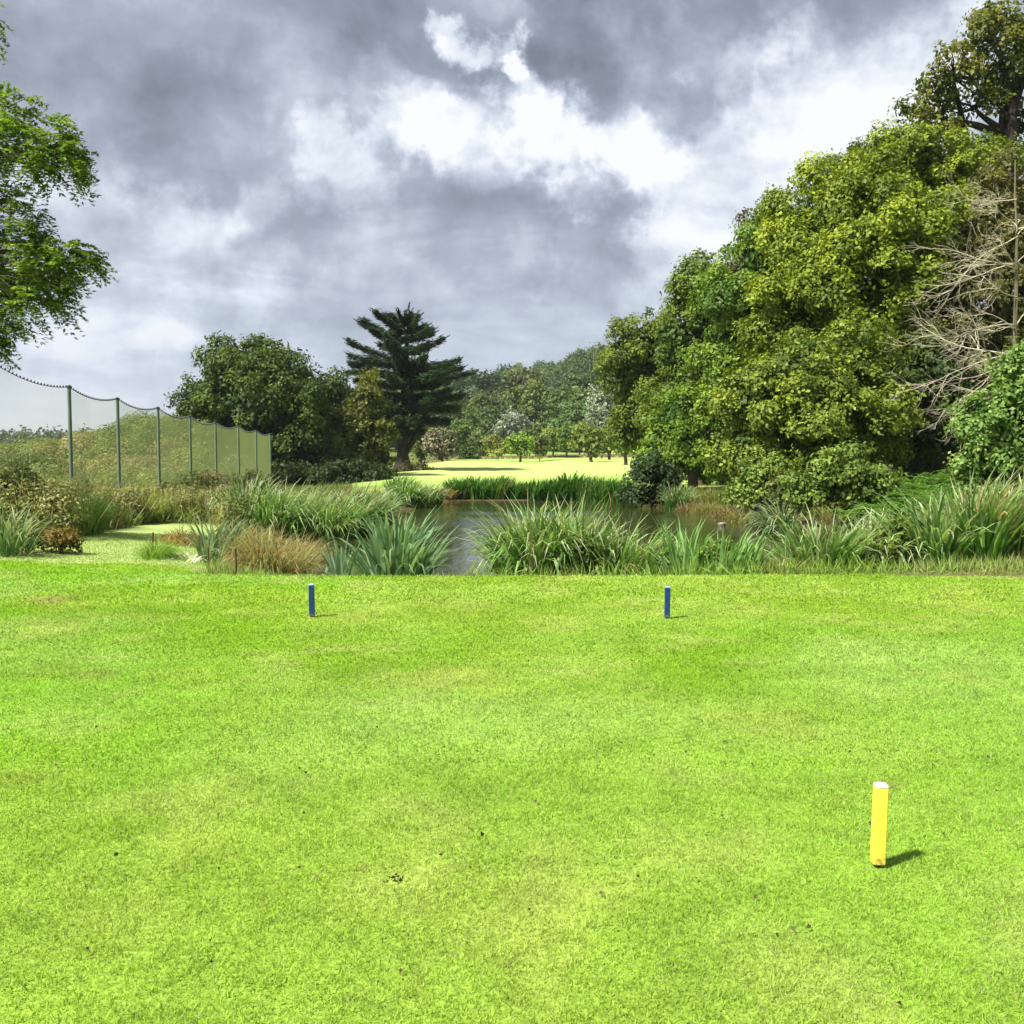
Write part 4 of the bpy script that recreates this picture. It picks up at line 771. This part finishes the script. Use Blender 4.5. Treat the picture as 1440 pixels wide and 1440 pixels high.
for i, (px, Y, lb) in enumerate([(972, 36, 'rusty pink sedge nearest the dark bush on the right shore'), (995, 35, 'rusty sedge at the lawn gap on the right shore'), (1020, 33, 'olive brown sedge in front of the lawn gap on the right shore'), (1045, 31, 'brown sedge below the pale shrub on the right shore'), (1075, 29.5, 'brown sedge hanging over the water beside the drooping reeds')]):
    clump('sedge_tussock', lb, px, Y, 14, .62, 520, ((.14, .115, .05), (.24, .20, .09)) if i % 2 == 0 else ((.13, .15, .04), (.22, .24, .07)), .018, 'sedge', seed=80 + i, bend=1.2, spread=.6, dead=.15, group='sedges on the right shore')

# ---- lawn -----------------------------------------------------------------------------------------------
def lawn():
    rng = np.random.default_rng(2); mb = MB()
    for y0, y1, den, W, Hh in [(.8, 2.2, 12000, .0030, .023), (2.2, 3.6, 26000, .0023, .023), (3.6, 5, 19000, .0027, .022), (5, 7.5, 11000, .0040, .021), (7.5, 10.5, 5500, .0060, .021), (10.5, 22, 2200, .0098, .026)]:
        xm = y1 * .52 + 4.0; n = int(den * (y1 - y0) * 2 * xm); x = rng.uniform(-xm, xm, n); y = rng.uniform(y0, y1, n)
        keep = (tee_mask(x, y) > .5) | ((path_mask(x, y) > .5) & (y < 22)); keep &= (np.abs(x) < y * .52 + .3) | (rng.random(n) < .6)
        bare = np.zeros(n)
        for px, py, r, s in PATCH:
            if s > .55: cx, cy = px_ground(px, py); bare = np.maximum(bare, (np.hypot(x - cx, y - cy) < r * .8) * s)
        keep &= rng.random(n) > bare; x, y = x[keep], y[keep]; n = len(x); z = height(x, y)
        h = Hh * rng.uniform(.45, 1.3, n) * (.55 + .9 * vnoise(x, y, .09, 51, 2)); lean = rng.normal(0, .75, (n, 2)); T = norm(np.stack([lean[:, 0], lean[:, 1], np.full(n, .75)], 1)); a = rng.uniform(0, 6.28, n); S = np.stack([np.cos(a), np.sin(a), np.zeros(n)], 1)
        P = np.stack([x, y, z - .002], 1); w = (W * rng.uniform(.6, 1.3, n))[:, None]; V = np.stack([P - S * w, P + S * w, P + T * h[:, None]], 1).reshape(-1, 3)
        c = lawn_colour(x, y) * rng.uniform(.65, 1.4, (n, 1)) * 1.15; k = rng.random(n) < .05; c[k] = np.array([.34, .33, .16]); pth = path_mask(x, y) * (1 - tee_mask(x, y)); c = c * (1 - pth[:, None]) + np.array([.31, .41, .14]) * pth[:, None] * rng.uniform(.8, 1.2, (n, 1))
        mb.add(V, np.arange(n * 3).reshape(n, 3), np.repeat(c, 3, 0))
    tag(mb.obj('grass', M_GRASS), 'closely mown bright green grass of the tee lawn', 'grass', kind='stuff')
    rng = np.random.default_rng(3); mb = MB(); n = 110; px = rng.uniform(0, 1440, n); py = 830 + 590 * rng.random(n) ** 1.5; g = np.array([px_ground(a, b) for a, b in zip(px, py)])
    gx = np.concatenate([g[:, 0], rng.normal(-4.85, .25, 14), rng.normal(px_ground(558, 1243)[0], .025, 12)]); gy = np.concatenate([g[:, 1], rng.normal(10.5, .25, 14), rng.normal(px_ground(558, 1243)[1], .02, 12)]); n = len(gx)
    s = rng.uniform(.006, .017, n); cards(mb, np.stack([gx, gy, height(gx, gy) + .021], 1), norm(rng.normal(0, .5, (n, 3)) + [0, -.5, 1]), rdir(rng, n), s * 1.4, s, np.array([.042, .026, .010]) * rng.uniform(.5, 1.7, (n, 1)), .4)
    tag(mb.obj('leaf_litter', M_LEAF), 'scattered dead leaf bits and worm casts on the mown lawn', 'litter', kind='stuff')
lawn()

# ---- tee markers, stakes ------------------------------------------------------------------------------------
def marker(label, px, py, w, hh, col, tilt=(0, 0), rz=0., group=None):
    x, y = px_ground(px, py); e = empty('tee_marker', (x, y, 0)); tag(e, label, 'tee marker', group)
    def post(c, sx, z0, z1, bev, C):
        mb = MB(); r = [(z0, .92), (z0 + bev, 1), (z1 - bev, 1), (z1, .86)]; V = []; k = bev / sx
        for z, s in r:
            a = sx / 2 * s
            for (i, j) in ((-1, -1), (1, -1), (1, 1), (-1, 1)):
                for q in ((1 if i * j > 0 else 1 - 2 * k, 1 - 2 * k if i * j > 0 else 1), (1 - 2 * k if i * j > 0 else 1, 1 if i * j > 0 else 1 - 2 * k)): V.append((i * a * q[0], j * a * q[1], z))
        F = [(m * 8 + n_, m * 8 + (n_ + 1) % 8, (m + 1) * 8 + (n_ + 1) % 8, (m + 1) * 8 + n_) for m in range(3) for n_ in range(8)]
        mb.add(V, F, C); mb.add(V[-8:], [list(range(8))], C); mb.add(V[:8], [list(range(7, -1, -1))], C)
        return mb
    def link(mb, nm, mat):
        o = bpy.data.objects.new(nm, mb.mesh(nm, mat, smooth=False)); COL.objects.link(o); o.parent = e
    link(post(0, w, .014, hh - .007, .0035, col[0]), 'post', M_MARK)
    link(post(0, w * .99, hh - .0065, hh + .006, .0045, col[1]), 'painted_top', M_PAINT)
    mb = MB(); tube(mb, [(0, 0, -.05), (0, 0, .03)], [.006, .006], (.05, .035, .025), 8); link(mb, 'spike', M_RUST)
    e.rotation_euler = (tilt[0], tilt[1], rz)
BLUE = ((.004, .030, .14), (.22, .42, .55)); 
marker('blue square tee marker post on the left, near the blue-green iris', 439, 868, .052, .312, BLUE, (0, -.012), .10, 'pair of blue tee markers')
marker('blue square tee marker post on the right, in front of the central reeds', 938, 870, .050, .300, BLUE, (0, .01), -.06, 'pair of blue tee markers')
marker('yellow square tee marker post with white top in the right foreground', 1234, 1219, .047, .318, ((.80, .56, .06), (.82, .80, .70)), (0, .02), -.03)

def stake(label, px, pbase, Y, hh, r, tilt, seed):
    x = PX(px, Y); z = hz(x, Y); mb = MB(); rng = np.random.default_rng(seed); top = np.array([tilt * hh, 0, hh]); P = limb(rng, np.array([0, 0, -.1]), top, 7, .01)
    tube(mb, P, np.full(7, r), (.09, .035, .02), 8); tube(mb, [top - [0, 0, .012], top + [0, 0, .01]], [r * 1.3, r * 1.25], (.12, .05, .03), 8)
    o = mb.obj('metal_stake', M_RUST); o.location = (x, Y, z); tag(o, label, 'stake', 'rusty stakes on the left')
stake('rusty red stake standing upright in front of the brown tussock', 330, 795, 15.4, .52, .016, -.03, 1)
stake('small dark stake at the right side of the narrowing path', 211, 757, 18.6, .30, .016, .06, 2)
stake('short dark stake between the flopped white leaves and the rusty stake', 290, 772, 17.0, .34, .014, 0, 3)

# ---- duck on the pond ------------------------------------------------------------------------------------------
def duck(label, px, Y, rz, cols, s=1.0):
    x = PX(px, Y); e = empty('duck', (x, Y, WATER)); tag(e, label, 'duck')
    prof = [(-.20, .035, .10), (-.17, .02, .075), (-.13, .045, .06), (-.06, .085, .04), (.02, .10, .035), (.10, .085, .045), (.145, .055, .07), (.165, .036, .11), (.175, .030, .15), (.185, .034, .18), (.20, .036, .20), (.222, .026, .205), (.235, .012, .20)]
    mb = MB(); prof = prof[:1] + prof[2:]; P = np.array([(a, 0, c) for a, b, c in prof]); R = np.array([b for a, b, c in prof]); R[0] = .015; tube(mb, P, R, cols[0], 12, (0, 1., 0))
    V = mb.V[0]; C = np.array(mb.C[0]).copy(); C[(V[:, 0] > .12)] = cols[1]; C[(V[:, 0] < .08) & (V[:, 2] > .07)] = cols[2]; mb.C[0] = C; V[:, 1] *= .95
    def link(mb, nm): o = bpy.data.objects.new(nm, mb.mesh(nm, M_FEATHER)); COL.objects.link(o); o.parent = e
    link(mb, 'body'); mb = MB(); tube(mb, [(.228, 0, .198), (.25, 0, .192), (.278, 0, .188)], [.013, .012, .009], (.35, .25, .05), 8); mb.V[0][:, 2] = .193 + (mb.V[0][:, 2] - .193) * .5; link(mb, 'bill')
    for sgn in (-1, 1):
        mb = MB(); n = 9; t = np.linspace(0, 1, n); tube(mb, np.stack([.07 - t * .26, sgn * (.083 - t * .055), .075 + t * .03], 1), .032 * np.sin(np.clip(t + .12, 0, 1) * PI * .93) + .003, cols[2], 8); link(mb, 'wing')
    e.rotation_euler = (0, 0, rz); e.scale = (s, s, s)
duck('pale grey and white duck swimming near the brown sedges on the right of the pond', 1016, 29.2, PI * .95, ((.17, .15, .11), (.05, .06, .03), (.26, .23, .17)), .75)

# ---- haze ---------------------------------------------------------------------------------------------------------
def haze():
    m, nt = new_mat('haze'); out = nt.nodes.new('ShaderNodeOutputMaterial'); v = nt.nodes.new('ShaderNodeVolumePrincipled')
    v.inputs['Color'].default_value = (.86, .92, 1, 1); v.inputs['Density'].default_value = .00014; v.inputs['Anisotropy'].default_value = .2; nt.links.new(v.outputs[0], out.inputs['Volume'])
    mb = MB(); box(mb, (0, 1350, 59), (3700, 3400, 124), (1, 1, 1)); o = mb.obj('haze', m, smooth=False); tag(o, 'thin pale haze over the whole course', 'haze', kind='stuff')
haze()
